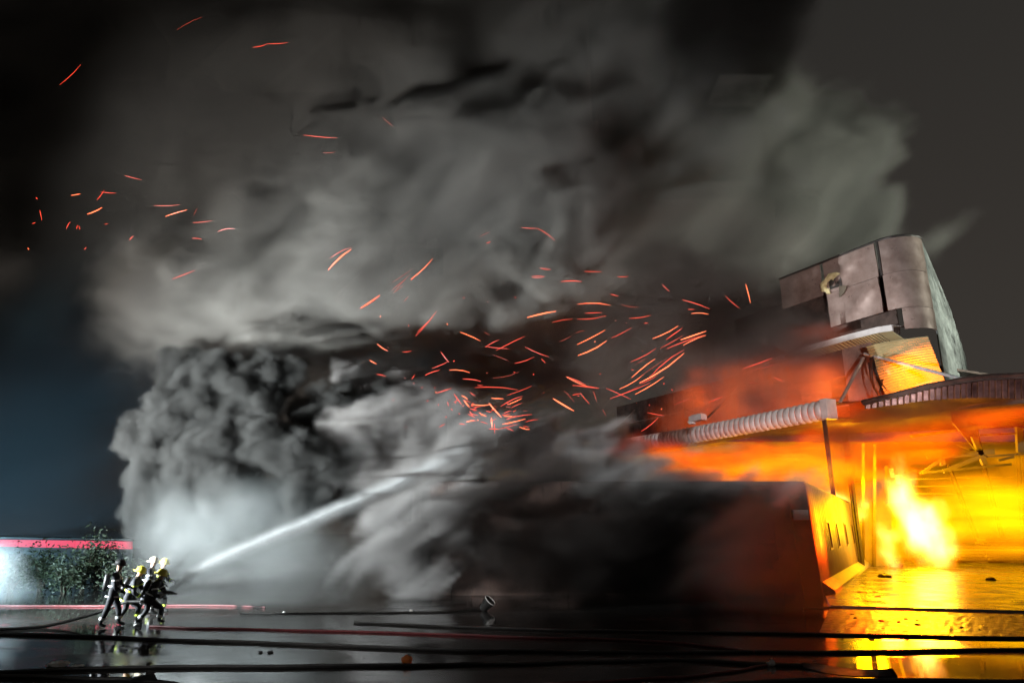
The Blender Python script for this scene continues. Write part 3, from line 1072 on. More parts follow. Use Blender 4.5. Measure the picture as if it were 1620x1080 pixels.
# ------------------------------------------------------------------ firefighters
def skin_person(name, loc, heading, J, label, helmet_mat, extra_band='reflective'):
    """J: joint dictionary in the figure's own frame, x forwards, y left, z up."""
    t = empty(name, loc, label, 'person', None)
    t.rotation_euler = (0, 0, heading)
    V, R, Ed = [], [], []
    idx = {}

    def jv(key, p, r, to=None):
        idx[key] = len(V)
        V.append(Vector(p))
        R.append(r)
        if to is not None:
            Ed.append((idx[to], idx[key]))
    jv('pelvis', J['pelvis'], (.17, .15))
    jv('belly', Vector(J['pelvis']).lerp(Vector(J['chest']), .5), (.165, .14), 'pelvis')
    jv('chest', J['chest'], (.19, .15), 'belly')
    jv('neck0', Vector(J['chest']).lerp(Vector(J['head']), .52), (.075, .075), 'chest')
    hd = (Vector(J['head']) - Vector(J['chest'])).normalized()
    jv('jaw', Vector(J['head']) - hd * .07 + Vector((.015, 0, 0)), (.075, .08), 'neck0')
    jv('head', J['head'], (.085, .1), 'jaw')
    jv('crown', Vector(J['head']) + hd * .085, (.07, .08), 'head')
    jv('nose', Vector(J['head']) + Vector((.115, 0, -.015)), (.014, .014), 'head')
    for sd, nm in ((1, 'l'), (-1, 'r')):
        m = lambda k: Vector(J[k + '_' + nm])
        jv('ear' + nm, Vector(J['head']) + Vector((-.01, .085 * sd, -.01)), (.016, .024), 'head')
        jv('sh' + nm, m('shoulder'), (.095, .095), 'chest')
        jv('el' + nm, m('elbow'), (.07, .07), 'sh' + nm)
        jv('wr' + nm, m('wrist'), (.045, .045), 'el' + nm)
        fw = (m('wrist') - m('elbow')).normalized()
        palm = m('wrist') + fw * .07
        jv('pa' + nm, palm, (.034, .045), 'wr' + nm)
        sidev = fw.cross(Vector((0, 0, 1)))
        if sidev.length < .1:
            sidev = Vector((0, 1, 0))
        sidev.normalize()
        dn = fw.cross(sidev).normalized() * 1.0
        if dn.z > 0:
            dn = -dn
        for fi, (off, ln) in enumerate(((-.033, .062), (-.011, .075), (.011, .070), (.033, .055))):
            k1 = f'f{nm}{fi}'
            jv(k1 + 'a', palm + sidev * off + fw * .045, (.011, .011), 'pa' + nm)
            jv(k1 + 'b', palm + sidev * off + fw * (.045 + ln * .45) + dn * .015, (.010, .010), k1 + 'a')
            jv(k1 + 'c', palm + sidev * off + fw * (.045 + ln * .55) + dn * (.015 + ln * .5), (.008, .008), k1 + 'b')
        jv(f't{nm}a', m('wrist') + fw * .035 - sidev * .045 * sd + dn * .01, (.013, .013), 'pa' + nm)
        jv(f't{nm}b', m('wrist') + fw * .075 - sidev * .06 * sd + dn * .035, (.010, .010), f't{nm}a')
        jv('hp' + nm, m('hip'), (.125, .125), 'pelvis')
        jv('kn' + nm, m('knee'), (.09, .09), 'hp' + nm)
        jv('an' + nm, m('ankle'), (.065, .065), 'kn' + nm)
        jv('to' + nm, m('toe'), (.045, .04), 'an' + nm)
    me = bpy.data.meshes.new('body')
    me.from_pydata(V, Ed, [])
    o = bpy.data.objects.new('body', me)
    COL.objects.link(o)
    sk = o.modifiers.new('skin', 'SKIN')
    sk.use_smooth_shade = True
    for i, d in enumerate(me.skin_vertices[0].data):
        d.radius = R[i]
        d.use_root = i == 0
    ss = o.modifiers.new('sub', 'SUBSURF')
    ss.levels = ss.render_levels = 1
    dg = bpy.context.evaluated_depsgraph_get()
    dg.update()
    nm_ = bpy.data.meshes.new_from_object(o.evaluated_get(dg))
    o.modifiers.clear()
    o.data = nm_
    o.name = 'body'
    nm_.materials.clear()
    for k in ('gear', 'skin', 'rubber'):
        nm_.materials.append(M[k])
    hp = Vector(J['head'])
    wr = [Vector(J['wrist_l']), Vector(J['wrist_r'])]
    el = [Vector(J['elbow_l']), Vector(J['elbow_r'])]
    an = [Vector(J['ankle_l']), Vector(J['ankle_r'])]
    for p in nm_.polygons:
        c = p.center
        if (c - hp).length < .15:
            p.material_index = 1
        elif any((c - w).length < .2 and (c - w).dot(w - e) > .0 for w, e in zip(wr, el)):
            p.material_index = 2
        elif any((c - a).length < .26 and c.z < a.z + .22 for a in an):
            p.material_index = 2
        p.use_smooth = True
    o.parent = t
    mw = Matrix.Rotation(heading, 3, 'Z')

    def child(nm2, mb, mat, smooth=True):
        me2 = bpy.data.meshes.new(nm2)
        me2.from_pydata(mb.v, [], mb.f)
        bm = bmesh.new()
        bm.from_mesh(me2)
        bmesh.ops.recalc_face_normals(bm, faces=bm.faces)
        bm.to_mesh(me2)
        bm.free()
        me2.materials.append(M[mat])
        if smooth:
            me2.shade_smooth()
        c = bpy.data.objects.new(nm2, me2)
        COL.objects.link(c)
        c.parent = t
        return c
    # helmet: dome, brim and comb; hooks onto the head's axis
    mb = MB()
    nu, rings = 16, 5
    zx = hd
    xx = Vector((1, 0, 0)) - zx * zx.x
    xx.normalize()
    yy = zx.cross(xx)
    vs, fs = [], []
    prof = [(0.0, .165), (.06, .155), (.105, .115), (.128, .06), (.133, .02), (.19, .0), (.185, -.012), (.128, .0)]
    for r_, z_ in prof:
        for i in range(nu):
            a = 2 * math.pi * i / nu
            rx_ = r_ * (1.18 if r_ < .15 else (1.25 if math.cos(a) < 0 else 1.05))
            vs.append(hp + zx * (z_ + .02) + xx * math.cos(a) * rx_ + yy * math.sin(a) * r_)
    for j in range(len(prof) - 1):
        for i in range(nu):
            fs.append((j * nu + i, j * nu + (i + 1) % nu, (j + 1) * nu + (i + 1) % nu, (j + 1) * nu + i))
    mb.add(vs, fs)
    for i in range(8):
        a0 = -1.1 + 2.2 * i / 8
        a1 = -1.1 + 2.2 * (i + 1) / 8
        c0 = hp + zx * (.03 + .15 * math.cos(a0)) + xx * .155 * math.sin(a0)
        c1 = hp + zx * (.03 + .15 * math.cos(a1)) + xx * .155 * math.sin(a1)
        mb.tube([c0, c1], .016, 5)
    child('helmet', mb, helmet_mat)
    mb = MB()
    for s_ in (-1, 1):
        mb.ball(hp + Vector((.083, .034 * s_, .012)), .014, .014, .011, 6, 4)
    child('eyes', mb, 'rubber')

    def band(nm2, c, axis, r_, mat, w=.022):
        axis = Vector(axis).normalized()
        mb = MB()
        mb.tube([c - axis * w, c + axis * w], r_, 14, False)
        child(nm2, mb, mat)
    ch, pe = Vector(J['chest']), Vector(J['pelvis'])
    band('reflective_band', pe.lerp(ch, .45), ch - pe, .19, extra_band)
    band('reflective_band', pe.lerp(ch, -.25), ch - pe, .20, extra_band)
    for nm in 'lr':
        e, w = Vector(J['elbow_' + nm]), Vector(J['wrist_' + nm])
        s_ = Vector(J['shoulder_' + nm])
        band('reflective_band', e.lerp(w, .7), w - e, .068, extra_band)
        band('reflective_band', s_.lerp(e, .45), e - s_, .098, extra_band, .022)
        kn, a_ = Vector(J['knee_' + nm]), Vector(J['ankle_' + nm])
        band('reflective_band', kn.lerp(a_, .62), a_ - kn, .088, extra_band, .035)
    mb = MB()
    bk = (ch - pe).normalized()
    fwd = Vector((1, 0, 0)) - bk * bk.x
    fwd.normalize()
    mb.tube([ch - fwd * .24 + bk * -.36, ch - fwd * .24 + bk * -.32, ch - fwd * .24 + bk * .06, ch - fwd * .24 + bk * .12], [.05, .08, .08, .03], 10)
    child('air_tank', mb, 'rubber')
    return t


def pose(lean=0.0, crouch=0.0, stride=.18, arm=.38, arm_z=1.08, turn=0.0):
    dz = -crouch
    pel = Vector((-.10 * crouch * 2, 0, .95 + dz))
    cx, cz = math.sin(lean), math.cos(lean)
    ch = pel + Vector((cx * .42, 0, cz * .42))
    hd = ch + Vector((math.sin(lean * .6) * .34 + .03, 0, math.cos(lean * .6) * .34))
    J = dict(pelvis=pel, chest=ch, head=hd)
    for sd, nm in ((1, 'l'), (-1, 'r')):
        f = stride * sd
        J['hip_' + nm] = pel + Vector((0, .11 * sd, -.06))
        J['knee_' + nm] = Vector((pel.x * .3 + f * .6 + crouch * .55 + .05, .14 * sd, max(.14, .50 - crouch * .25)))
        J['ankle_' + nm] = Vector((f, .15 * sd, .10))
        J['toe_' + nm] = Vector((f + .19, .17 * sd, .045))
        sh = ch + Vector((cx * .1, .21 * sd, .09))
        J['shoulder_' + nm] = sh
        w = Vector((ch.x + arm * (1.0 if sd > 0 else .55), .10 * sd, arm_z + dz * .75 + (.05 if sd > 0 else -.06)))
        mid = sh.lerp(w, .5)
        J['elbow_' + nm] = mid + Vector((-.07, .09 * sd, -.13))
        J['wrist_' + nm] = w
    return J


def at(u, Y):
    p = P(u, 960, Y)
    return Vector((p.x, Y, 0))


skin_person('person', at(176, 21.4), math.radians(20), pose(.06, .0, .22, .34, 1.05), 'standing firefighter at the left of the crew in dark gear with silver reflective bands', 'rubber')
skin_person('person', at(202, 22.2), math.radians(12), pose(.38, .20, .24, .42, 1.0), 'stooping firefighter with a yellow helmet holding the hose second from the nozzle', 'helmet', 'lime')
skin_person('person', at(236, 22.0), math.radians(8), pose(.42, .26, .26, .46, 1.02), 'stooping firefighter with a yellow helmet directing the nozzle at the front of the crew', 'helmet')
skin_person('person', at(229, 24.2), math.radians(15), pose(.10, .03, .2, .36, 1.05), 'upright firefighter with a cream helmet standing behind the hose crew', 'helmet_white')
skin_person('person', at(246, 25.0), math.radians(-5), pose(.16, .10, .2, .4, 1.05), 'firefighter with a lime banded coat and yellow helmet at the back of the crew', 'helmet', 'lime')

NOZ = P(259, 940, 21.9)


def attack_hose():
    t = empty('attack_hose', (NOZ.x - 2.2, 21.6, 0), 'charged fire hose held by the crew with a metal nozzle spraying water', 'fire hose')
    pts = spline([(NOZ.x - 4.2, 20.4, .05), (NOZ.x - 3.0, 21.2, .05), (NOZ.x - 1.9, 21.9, .35), (NOZ.x - 1.2, 22.0, .62), (NOZ.x - .5, 21.98, .66), (NOZ.x - .22, 21.92, NOZ.z - .03)], 6)
    mb = MB()
    mb.tube(pts, .045, 8)
    mb.build('hose', M['hose'], t, True)
    mb = MB()
    d = (P(300, 916, 23) - NOZ).normalized()
    mb.tube([pts[-1], pts[-1] + d * .06, NOZ - d * .03, NOZ], [.05, .055, .035, .045], 10)
    mb.build('nozzle', M['steel'], t, True)


attack_hose()


# ------------------------------------------------------------------ hoses and debris on the wet ground
def hose(px, r, label, mat='hose', name='fire_hose', n=8):
    r *= .68
    pts = [G(u, v, r * .9) for u, v in px]
    pts = spline(pts, n)
    rr = random.Random(len(px) + int(px[0][1]))
    pts = [p + Vector((0, 0.03 * math.sin(i * .7 + rr.random()), 0)) for i, p in enumerate(pts)]
    mb = MB()
    mb.tube(pts, r, 8)
    return tag(mb.build(name, M[mat], None, True), label, 'fire hose', 'fire hoses lying across the yard')


hose([(-80, 998), (0, 1002), (130, 1005), (260, 1011), (450, 1017), (700, 1027), (860, 1029), (1000, 1031), (1200, 1030), (1320, 1031), (1480, 1028), (1720, 1026)], .055,
     'long black hose crossing the whole yard in front of the crew and the flame reflection')
hose([(-80, 1066), (60, 1060), (200, 1055), (450, 1053), (650, 1051), (800, 1049), (930, 1046), (1060, 1043), (1130, 1045), (1215, 1050), (1300, 1052)], .055,
     'black hose across the foreground that passes under the small orange stone')
hose([(236, 990), (330, 993), (470, 996), (660, 1001), (820, 1007), (1000, 1012), (1090, 1018), (1160, 1026), (1195, 1031)], .045,
     'dark red hose that starts at the crew and runs behind the long black one', 'hose_red')
hose([(-60, 957), (60, 958), (160, 958), (330, 957), (420, 960)], .05, 'thin pale hose along the far edge of the yard behind the crew', 'hose_red')
hose([(380, 970), (500, 969), (620, 968), (700, 967), (762, 963)], .04, 'pale lit hose leading to the dark heap in mid yard', 'hose')
hose([(560, 984), (760, 992), (900, 996), (1100, 999), (1330, 1003), (1480, 1006), (1720, 1010)], .05, 'dark hose along the rough strip before the hall floor')
hose([(860, 1082), (980, 1076), (1100, 1068), (1170, 1059), (1212, 1051)], .04, 'short hose in the foreground ending in an orange lit coupling', 'hose_red')
hose([(-80, 1066), (40, 1069), (150, 1073), (235, 1076), (300, 1086)], .06, 'black hose at the lower left ending beside the dark wedge')
hose([(1100, 1085), (1240, 1076), (1400, 1075), (1560, 1077), (1720, 1078)], .06, 'thick black hose along the bottom edge under the flame reflection')
hose([(1270, 962), (1340, 960), (1480, 963), (1720, 969)], .05, 'straight dark hose lying along the front of the hall floor')


def lump(name, px, size, mat, label, cat, seed, flat=.6):
    rr = random.Random(seed)
    p = G(*px)
    mb = MB()
    nu, nv = 12, 8
    mb.ball(p + Vector((0, 0, size * flat * .8)), size, size * .8, size * flat, nu, nv)
    mb.v = [v + Vector((rr.uniform(-1, 1), rr.uniform(-1, 1), rr.uniform(-1, 1))) * size * .12 for v in mb.v]
    return tag(mb.build(name, M[mat], None, True), label, cat)


def coupling():
    p = G(1218, 1049, .05)
    t = empty('hose_coupling', Vector((p.x, p.y, 0)), 'metal coupling at the end of the short orange lit hose', 'coupling')
    d = Vector((1, .25, 0.15)).normalized()
    mb = MB()
    mb.tube([p - d * .05, p + d * .02, p + d * .02, p + d * .09], [.05, .05, .065, .062], 12)
    mb.build('collar', M['steel'], t, True)
    mb = MB()
    for s in (-1, 1):
        mb.box(p + d * .05 + Vector((0, 0, .07 * s + .01)), d * .02, (0, .012, 0), (0, 0, .02))
    tag(mb.build('lugs', M['steel'], t), kind='stuff')


coupling()
lump('stone', (644, 1049), .12, 'orange', 'small rounded orange lump lying on the foreground hose', 'stone', 3, .75)
lump('rag', (90, 1053), .22, 'white', 'crumpled white rag on the wet ground at the lower left', 'rag', 4, .22)
lump('rag', (123, 1053), .14, 'white', 'thin white scrap just right of the crumpled rag', 'rag', 5, .08)
lump('rubble_lump', (449, 969), .05, 'white', 'tiny pale chip beside the pale lit hose', 'rubble', 6, .6)
lump('rubble_lump', (650, 967), .07, 'white', 'small pale chip on the far lit hose', 'rubble', 7, .6)
lump('rubble_lump', (1418, 899), .55, 'scorched', 'dark lump at the foot of the flames on the hall floor', 'rubble', 8, .5)
lump('rubble_lump', (1568, 920), .28, 'scorched', 'dark lump alone on the right of the hall floor', 'rubble', 9, .5)
lump('rubble_lump', (1400, 915), .4, 'scorched', 'blackened lump at the far foot of the annex wall', 'rubble', 10, .4)
lump('rubble_lump', (412, 1032), .05, 'rubber', 'left one of two black bits on the wet ground between the hoses', 'rubble', 11, .4)
lump('rubble_lump', (428, 1032), .07, 'rubber', 'right one of two black bits on the wet ground between the hoses', 'rubble', 12, .3)
rr = random.Random(12)
for i in range(12):
    u, v = rr.uniform(1318, 1400), rr.uniform(938, 955)
    lump('wood_chip', (u, v), rr.uniform(.06, .2), rr.choice(['scorched', 'foam', 'scorched']), 'small charred chip scattered by the near foot of the annex wall', 'rubble', 50 + i, .35)['group'] = 'charred chips by the annex wall'
for i in range(14):
    u, v = rr.uniform(1340, 1640), rr.uniform(972, 1000)
    lump('rubble_lump', (u, v), rr.uniform(.03, .10), 'scorched', 'charred scrap on the rough wet strip in front of the hall floor', 'rubble', 80 + i, .3)['group'] = 'charred scraps on the rough strip'


def heap():
    p = G(768, 966)
    t = empty('bucket', p, 'tipped dark bucket with a pale rim at the end of the lit hose', 'bucket')
    d = Vector((.55, -.25, .62)).normalized()
    mb = MB()
    mb.tube([p + Vector((-.1, 0, .06)), p + d * .15 + Vector((-.1, 0, .06)), p + d * .42 + Vector((-.1, 0, .06)), p + d * .40 + Vector((-.1, 0, .06)), p + d * .1 + Vector((-.1, 0, .06))], [.14, .16, .21, .19, .13], 14)
    mb.build('body', M['rubber'], t, True)
    mb = MB()
    u = d.cross(Vector((0, 1, 0))).normalized()
    w = d.cross(u)
    c = p + d * .42 + Vector((-.1, 0, .06))
    ring = [c + (u * math.cos(a) + w * math.sin(a)) * .21 for a in [2 * math.pi * i / 18 for i in range(19)]]
    mb.tube(ring, .014, 5)
    mb.build('rim', M['white'], t, True)


heap()


def sheet_debris():
    # curled strip of roofing in the foreground right
    up = [G(1268, 1047, .10), G(1310, 1052, .05), G(1350, 1057, .03), G(1385, 1058, .08), G(1412, 1056, .16)]
    lo = [G(1272, 1055, .02), G(1310, 1064, .01), G(1350, 1068, .01), G(1390, 1069, .01), G(1420, 1068, .01)]
    a, b = spline(up, 4), spline(lo, 4)
    n = len(a)
    vs = a + b + [p - Vector((0, 0, .025)) for p in a] + [p - Vector((0, -.01, .012)) for p in b]
    fs = []
    for i in range(n - 1):
        fs += [(i, i + 1, n + i + 1, n + i), (2 * n + i, 3 * n + i, 3 * n + i + 1, 2 * n + i + 1), (i, 2 * n + i, 2 * n + i + 1, i + 1), (n + i, n + i + 1, 3 * n + i + 1, 3 * n + i)]
    tag(mesh_obj('roofing_strip', vs, fs, M['scorched'], None, True), 'curled dark strip of roofing before the flame reflection in the foreground', 'debris')
    q = [G(205, 1078, .01), G(252, 1080, .01), G(244, 1066, .22), G(214, 1072, .06)]
    mb = MB()
    mb.slab(q, .04)
    tag(mb.build('board', M['rubber']), 'dark wedge shaped board tilted up at the lower left edge', 'board')


sheet_debris()

# ------------------------------------------------------------------ embers
EM = {'A': (560, 440, 4.05, """40 193 165 108 h;395 370 530 210 m;405 345 500 255 m;680 345 810 402 h;835 345 870 365 d;840 442 930 395 m;845 438 1000 452 m;910 463 1095 372 h;1095 440 1250 505 m;1030 545 1150 505 h;1200 515 1228 545 m;1110 252 1295 212 H;1325 22 1460 22 m;1270 283 1400 262 m;1430 262 1615 238 m;1480 225 1590 220 m;1430 168 1620 172 m;1430 425 1610 332 h;1435 495 1620 400 H;148 420 218 465 h;100 525 145 550 h;145 615 205 630 h;310 472 368 465 m;555 470 610 540 m;500 577 610 530 h;455 622 550 588 h;612 588 745 605 h;697 645 815 660 h;530 735 625 705 h;370 645 390 618 m;775 700 1050 715 m;890 640 1060 600 d;980 750 1140 690 m;940 820 1080 755 h;880 768 960 772 h;750 808 880 808 h;865 800 945 890 H;705 780 740 825 H;640 740 690 810 h;600 790 605 820 m;620 835 632 848 m;670 865 680 872 m;720 920 770 908 h;730 870 775 890 h;800 860 850 885 h;880 895 885 955 H;865 965 930 968 h;900 930 902 995 m;930 965 1050 935 m;950 935 1100 900 h;1000 895 1140 872 m;1100 920 1180 905 m;1060 952 1130 968 h;1275 770 1410 850 H;1360 630 1490 690 h;1400 685 1570 706 m;1345 720 1410 790 d;1450 735 1510 805 m;1400 750 1460 740 m;1530 720 1555 790 d;240 80 330 10 d;255 95 320 45 d;320 150 350 115 d;365 10 380 0 h;1310 410 1390 372 d;1420 350 1480 335 d;890 490 990 530 d;985 810 1075 770 h;1005 830 1080 800 m;960 885 1030 890 h;985 905 1040 880 m;740 850 760 880 h;650 790 665 775 h;655 800 640 790 m"""),
      'B': (820, 400, 3.6, """75 135 150 135 m;125 88 185 95 m;245 163 360 163 m;375 106 475 108 m;565 135 627 133 m;525 235 570 247 m;340 292 525 298 h;585 295 690 310 d;632 373 755 355 m;715 400 740 398 m;530 485 645 425 m;820 180 860 220 m;935 268 1090 320 h;965 322 1005 322 m;985 345 1085 350 h;1180 245 1260 315 m;1295 178 1322 285 h;765 488 912 415 h;842 493 935 427 h;810 542 940 468 m;925 495 1070 445 H;845 545 1060 465 h;940 525 1070 468 h;640 620 785 543 m;645 710 780 602 h;575 775 715 690 h;690 740 945 570 H;745 710 945 552 h;700 700 850 600 d;520 830 750 740 h;665 805 830 705 h;500 770 640 832 m;310 755 460 770 m;270 703 385 752 h;430 785 445 840 d;735 908 830 925 m;700 1015 800 935 m;1085 850 1165 818 m;1095 730 1125 755 d;1280 660 1445 600 h;1315 742 1370 740 d;1330 665 1475 630 d;1455 710 1510 735 m;885 865 1000 830 d;480 890 500 930 d;1035 790 1070 788 d;660 640 740 600 d;700 745 790 700 m;590 800 700 745 d"""),
      'C': (0, 0, 1.8, """505 85 575 50 d;720 135 762 125 m;760 125 820 122 h;170 242 232 182 m;865 385 960 393 m;920 435 955 433 d;355 500 403 512 m;940 735 1000 705 m;935 768 1000 710 H;1170 795 1232 737 h;1115 805 1175 765 d;1120 835 1170 780 d;1028 878 1082 842 h;490 795 555 770 m;1485 648 1530 650 m;1530 650 1580 685 m;1365 675 1395 660 d;1385 692 1397 688 m;1535 763 1570 767 d;1515 790 1550 788 m;1090 335 1120 360 d"""),
      'D': (0, 240, 4.05, """455 280 515 270 h;620 310 668 245 m;645 258 745 265 m;560 400 655 357 H;255 375 268 440 h;205 460 228 455 h;425 495 450 450 h;490 495 497 470 m;505 475 512 500 m;670 465 695 460 m;830 565 855 540 m;985 345 1150 340 m;1060 415 1200 373 h;1235 455 1360 442 m;1395 512 1505 495 h;1230 555 1295 562 m;177 618 184 628 h;540 625 552 610 m;231 293 240 305 h;1240 410 1265 362 d""")}


def embers():
    rr = random.Random(21)
    names = {'A': 'in the swarm over the water jet', 'B': 'in the sheaf blown above the canopy edge', 'C': 'adrift high over the main smoke', 'D': 'in the sparse cluster at the left fringe of smoke'}
    word = {'H': 'thick bright orange', 'h': 'thin bright orange', 'm': 'fine red orange', 'd': 'faint dim red'}
    items = []
    for k, (ox, oy, sc, txt) in EM.items():
        for ln in txt.split(';'):
            a = ln.split()
            x0, y0, x1, y1 = map(float, a[:4])
            items.append((k, ox + x0 / sc, oy + y0 / sc, ox + x1 / sc, oy + y1 / sc, a[4]))
    for i in range(34):     # specks in the thick of the swarm
        u, v = rr.gauss(775, 32), rr.gauss(652, 14)
        a, l_ = rr.uniform(-.6, .5), rr.uniform(4, 15)
        items.append(('A', u, v, u + l_ * math.cos(a), v - l_ * math.sin(a), rr.choice('hmmd')))
    for i in range(44):     # tiny glowing dots
        u, v = rr.choice([(rr.gauss(720, 45), rr.gauss(640, 22)), (rr.uniform(600, 1150), rr.uniform(470, 660)), (rr.uniform(600, 1150), rr.uniform(470, 660))])
        a = rr.uniform(0, 3)
        items.append(('A', u, v, u + 3 * math.cos(a), v - 2 * math.sin(a), rr.choice('hmd')))
    for k, u0, v0, u1, v1, w in items:
        lo, hi = {'A': (26.5, 29.5), 'B': (29, 33), 'C': (28, 30.5), 'D': (26, 29)}[k]
        Y = rr.uniform(lo, hi)
        p0, p1 = P(u0, v0, Y), P(u1, v1, Y + rr.uniform(-.3, .3))
        ln = (p1 - p0).length
        bend = Vector((0, rr.uniform(-.05, .05), rr.uniform(-.06, .06))) * ln
        pts = [p0, p0.lerp(p1, .3) + bend * .8, p0.lerp(p1, .65) + bend, p1]
        r = {'H': .027, 'h': .016, 'm': .0125, 'd': .010}[w] * rr.uniform(.8, 1.15)
        mb = MB()
        mb.tube(pts, [r * .45, r, r * .95, r * .3], 5)
        mt = {'H': 'ember_hot', 'h': 'ember_hot' if rr.random() < .45 else 'ember', 'm': 'ember', 'd': 'ember_dim'}[w]
        o = mb.build('ember', M[mt])
        tag(o, f'{word[w]} glowing ember streak {names[k]}', 'ember', f'{word[w]} embers {names[k]}')


embers()

# ------------------------------------------------------------------ fire: flames and their light
def flame_mat(name, gain, lo, hi, dens, flick=.6, scale=(.16, .16, .5)):
    """Glow of flames, and of haze whose fire light is painted in: the voxel value gives heat, a streaky noise its flicker; dens is how much it hides."""
    m, nt, pv = vol_mat(name, (0.25, 0.10, 0.05), dens)
    vi = nt.nodes.new('ShaderNodeVolumeInfo')
    fl = ramp(nt, noise(nt, geo_coord(nt, scale), 1.0, 4, .6, .8), [(.32, 1 - flick), (.66, 1.0)])
    h = nt.nodes.new('ShaderNodeMath')
    h.operation = 'MULTIPLY'
    nt.links.new(vi.outputs['Density'], h.inputs[0])
    nt.links.new(fl, h.inputs[1])
    r = ramp(nt, h.outputs[0], [(0.05, lo), (0.8, hi)])
    nt.links.new(r, pv.inputs['Emission Color'])
    mu = nt.nodes.new('ShaderNodeMath')
    mu.operation = 'MULTIPLY'
    mu.inputs[1].default_value = gain
    nt.links.new(h.outputs[0], mu.inputs[0])
    nt.links.new(mu.outputs[0], pv.inputs['Emission Strength'])
    return m


def flames():
    # fire rolling out under the canopy and away to the left with the wind
    lo, hi = (1.0, 36.0, 3.0), (40.0, 66.0, 12.5)
    X, Y, Z = grid(lo, hi, .32)
    e = blobs(X, Y, Z, [
        (1000, 708, 55, 60, 10, 1.2, -4), (1085, 718, 53, 90, 24, 2.2, -10), (1070, 728, 51, 60, 20, 1.6, -14), (1150, 735, 50, 80, 32, 2.2, 0), (1210, 735, 48, 90, 36, 2.6, 5), (1290, 740, 46.5, 70, 50, 2.4, 5),
        (1370, 715, 46, 80, 34, 2.2, 4), (1460, 690, 44, 110, 34, 2.2, 10), (1570, 660, 42, 100, 30, 2.2, 16), (1420, 650, 45, 110, 30, 1.8, 8), (1300, 690, 47, 50, 40, 1.8)], .7)
    n = fbm(X * .30 + Z * .2, Y * .25, Z * .85, 4)
    lowest = 1 - .75 * sstep(Z, 5.5, 9.6)            # hottest low down, sooty under the canopy
    d = sstep(e + n * 1.5, -.1, 1.3) * lowest
    o = field_volume('flames', d, lo, hi, flame_mat('rolling_flames', 1.7, (1.0, .045, .0008), (1.0, .44, .001), 1.0, .65, (.14, .14, .7)))
    tag(o, 'orange and yellow flames rolling out below the canopy of the warehouse', 'fire', kind='stuff')
    # sooty smoke that hangs right under the canopy
    lo, hi = (10.0, 34.0, 4.5), (34.0, 56.0, 12.5)
    X, Y, Z = grid(lo, hi, .3)
    e = blobs(X, Y, Z, [(1390, 662, 43, 60, 26, 1.1, 6), (1470, 648, 41.5, 90, 20, 1.0, 10), (1570, 636, 39, 90, 14, .9, 6), (1330, 690, 44.5, 40, 24, .9), (1230, 690, 47, 90, 12, .9, 8)], .5)
    n = fbm(X * .4 + Z * .3, Y * .4, Z * 1.0, 4)
    m, nt, pv = vol_mat('canopy_soot', (.30, .14, .07), 1.1)
    o = field_volume('smoke', sstep(e + n * .7, -.2, .9), lo, hi, m)
    tag(o, 'brown smoke hanging right under the canopy edge of the warehouse', 'smoke', kind='stuff')
    # fire-lit smoke over the canopy roof, its red light painted in as emission
    lo, hi = (2.0, 38.0, 7.5), (27.0, 70.0, 21.0)
    X, Y, Z = grid(lo, hi, .4)
    k = (X - O0.x) * IN.x + (Y - O0.y) * IN.y
    e = blobs(X, Y, Z, [(1060, 645, 57, 90, 46, 2.4, 6), (1150, 620, 53.5, 90, 50, 2.4, 10), (1240, 610, 50, 80, 46, 2.0, 14), (1305, 612, 48, 40, 44, 1.6), (990, 655, 60, 70, 36, 2), (1190, 595, 51, 110, 24, 2, 16)], 1.2)
    n = fbm(X * .22 + Z * .2, Y * .2, Z * .42, 4)
    d = sstep(e + n * 1.6, -1.0, 2.6) * sstep(k, .3, 1.2)
    o = field_volume('flames', d, lo, hi, flame_mat('painted_canopy_glow', .62, (1.0, .11, .018), (1.0, .17, .014), .12, .5, (.16, .16, .4)))
    tag(o, 'red orange fire-lit smoke, its glow painted in, above the canopy roof below the parapet', 'fire', kind='stuff')
    # white hot core on the hall floor
    lo, hi = (22.0, 44.0, 0.0), (42.0, 60.0, 9.5)
    X, Y, Z = grid(lo, hi, .24)
    e = blobs(X, Y, Z, [(1440, 826, 50, 24, 58, 1.3, 14), (1427, 746, 50, 9, 26, .7, -8), (1466, 842, 51, 32, 56, 1.2, 8), (1330, 792, 56, 40, 22, 1.0), (1400, 855, 52, 12, 34, .6, 10)], .6)
    n = fbm(X * .6, Y * .6, Z * .40, 5)
    d = sstep(e + n * 1.2, -.25, 1.1)
    o = field_volume('flames', d, lo, hi, flame_mat('hot_flames', 4.8, (1.0, .22, .001), (1.0, .60, .16), .05, .4, (.5, .5, .35)))
    tag(o, 'white hot column of flame standing on the hall floor', 'fire', kind='stuff')
    # haze low in the hall, the fire's yellow light painted in as emission
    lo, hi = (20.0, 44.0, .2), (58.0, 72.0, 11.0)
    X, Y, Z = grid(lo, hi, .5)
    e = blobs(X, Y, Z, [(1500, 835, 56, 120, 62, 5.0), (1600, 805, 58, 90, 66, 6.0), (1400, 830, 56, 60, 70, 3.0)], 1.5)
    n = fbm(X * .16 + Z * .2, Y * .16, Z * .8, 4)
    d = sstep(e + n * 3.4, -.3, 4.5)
    o = field_volume('flames', d, lo, hi, flame_mat('painted_haze_glow', .46, (1.0, .26, .001), (1.0, .62, .002), .08, .55, (.10, .10, .55)))
    tag(o, 'yellow fire-lit haze, its glow painted in, that fills the lower half of the hall', 'fire', kind='stuff')


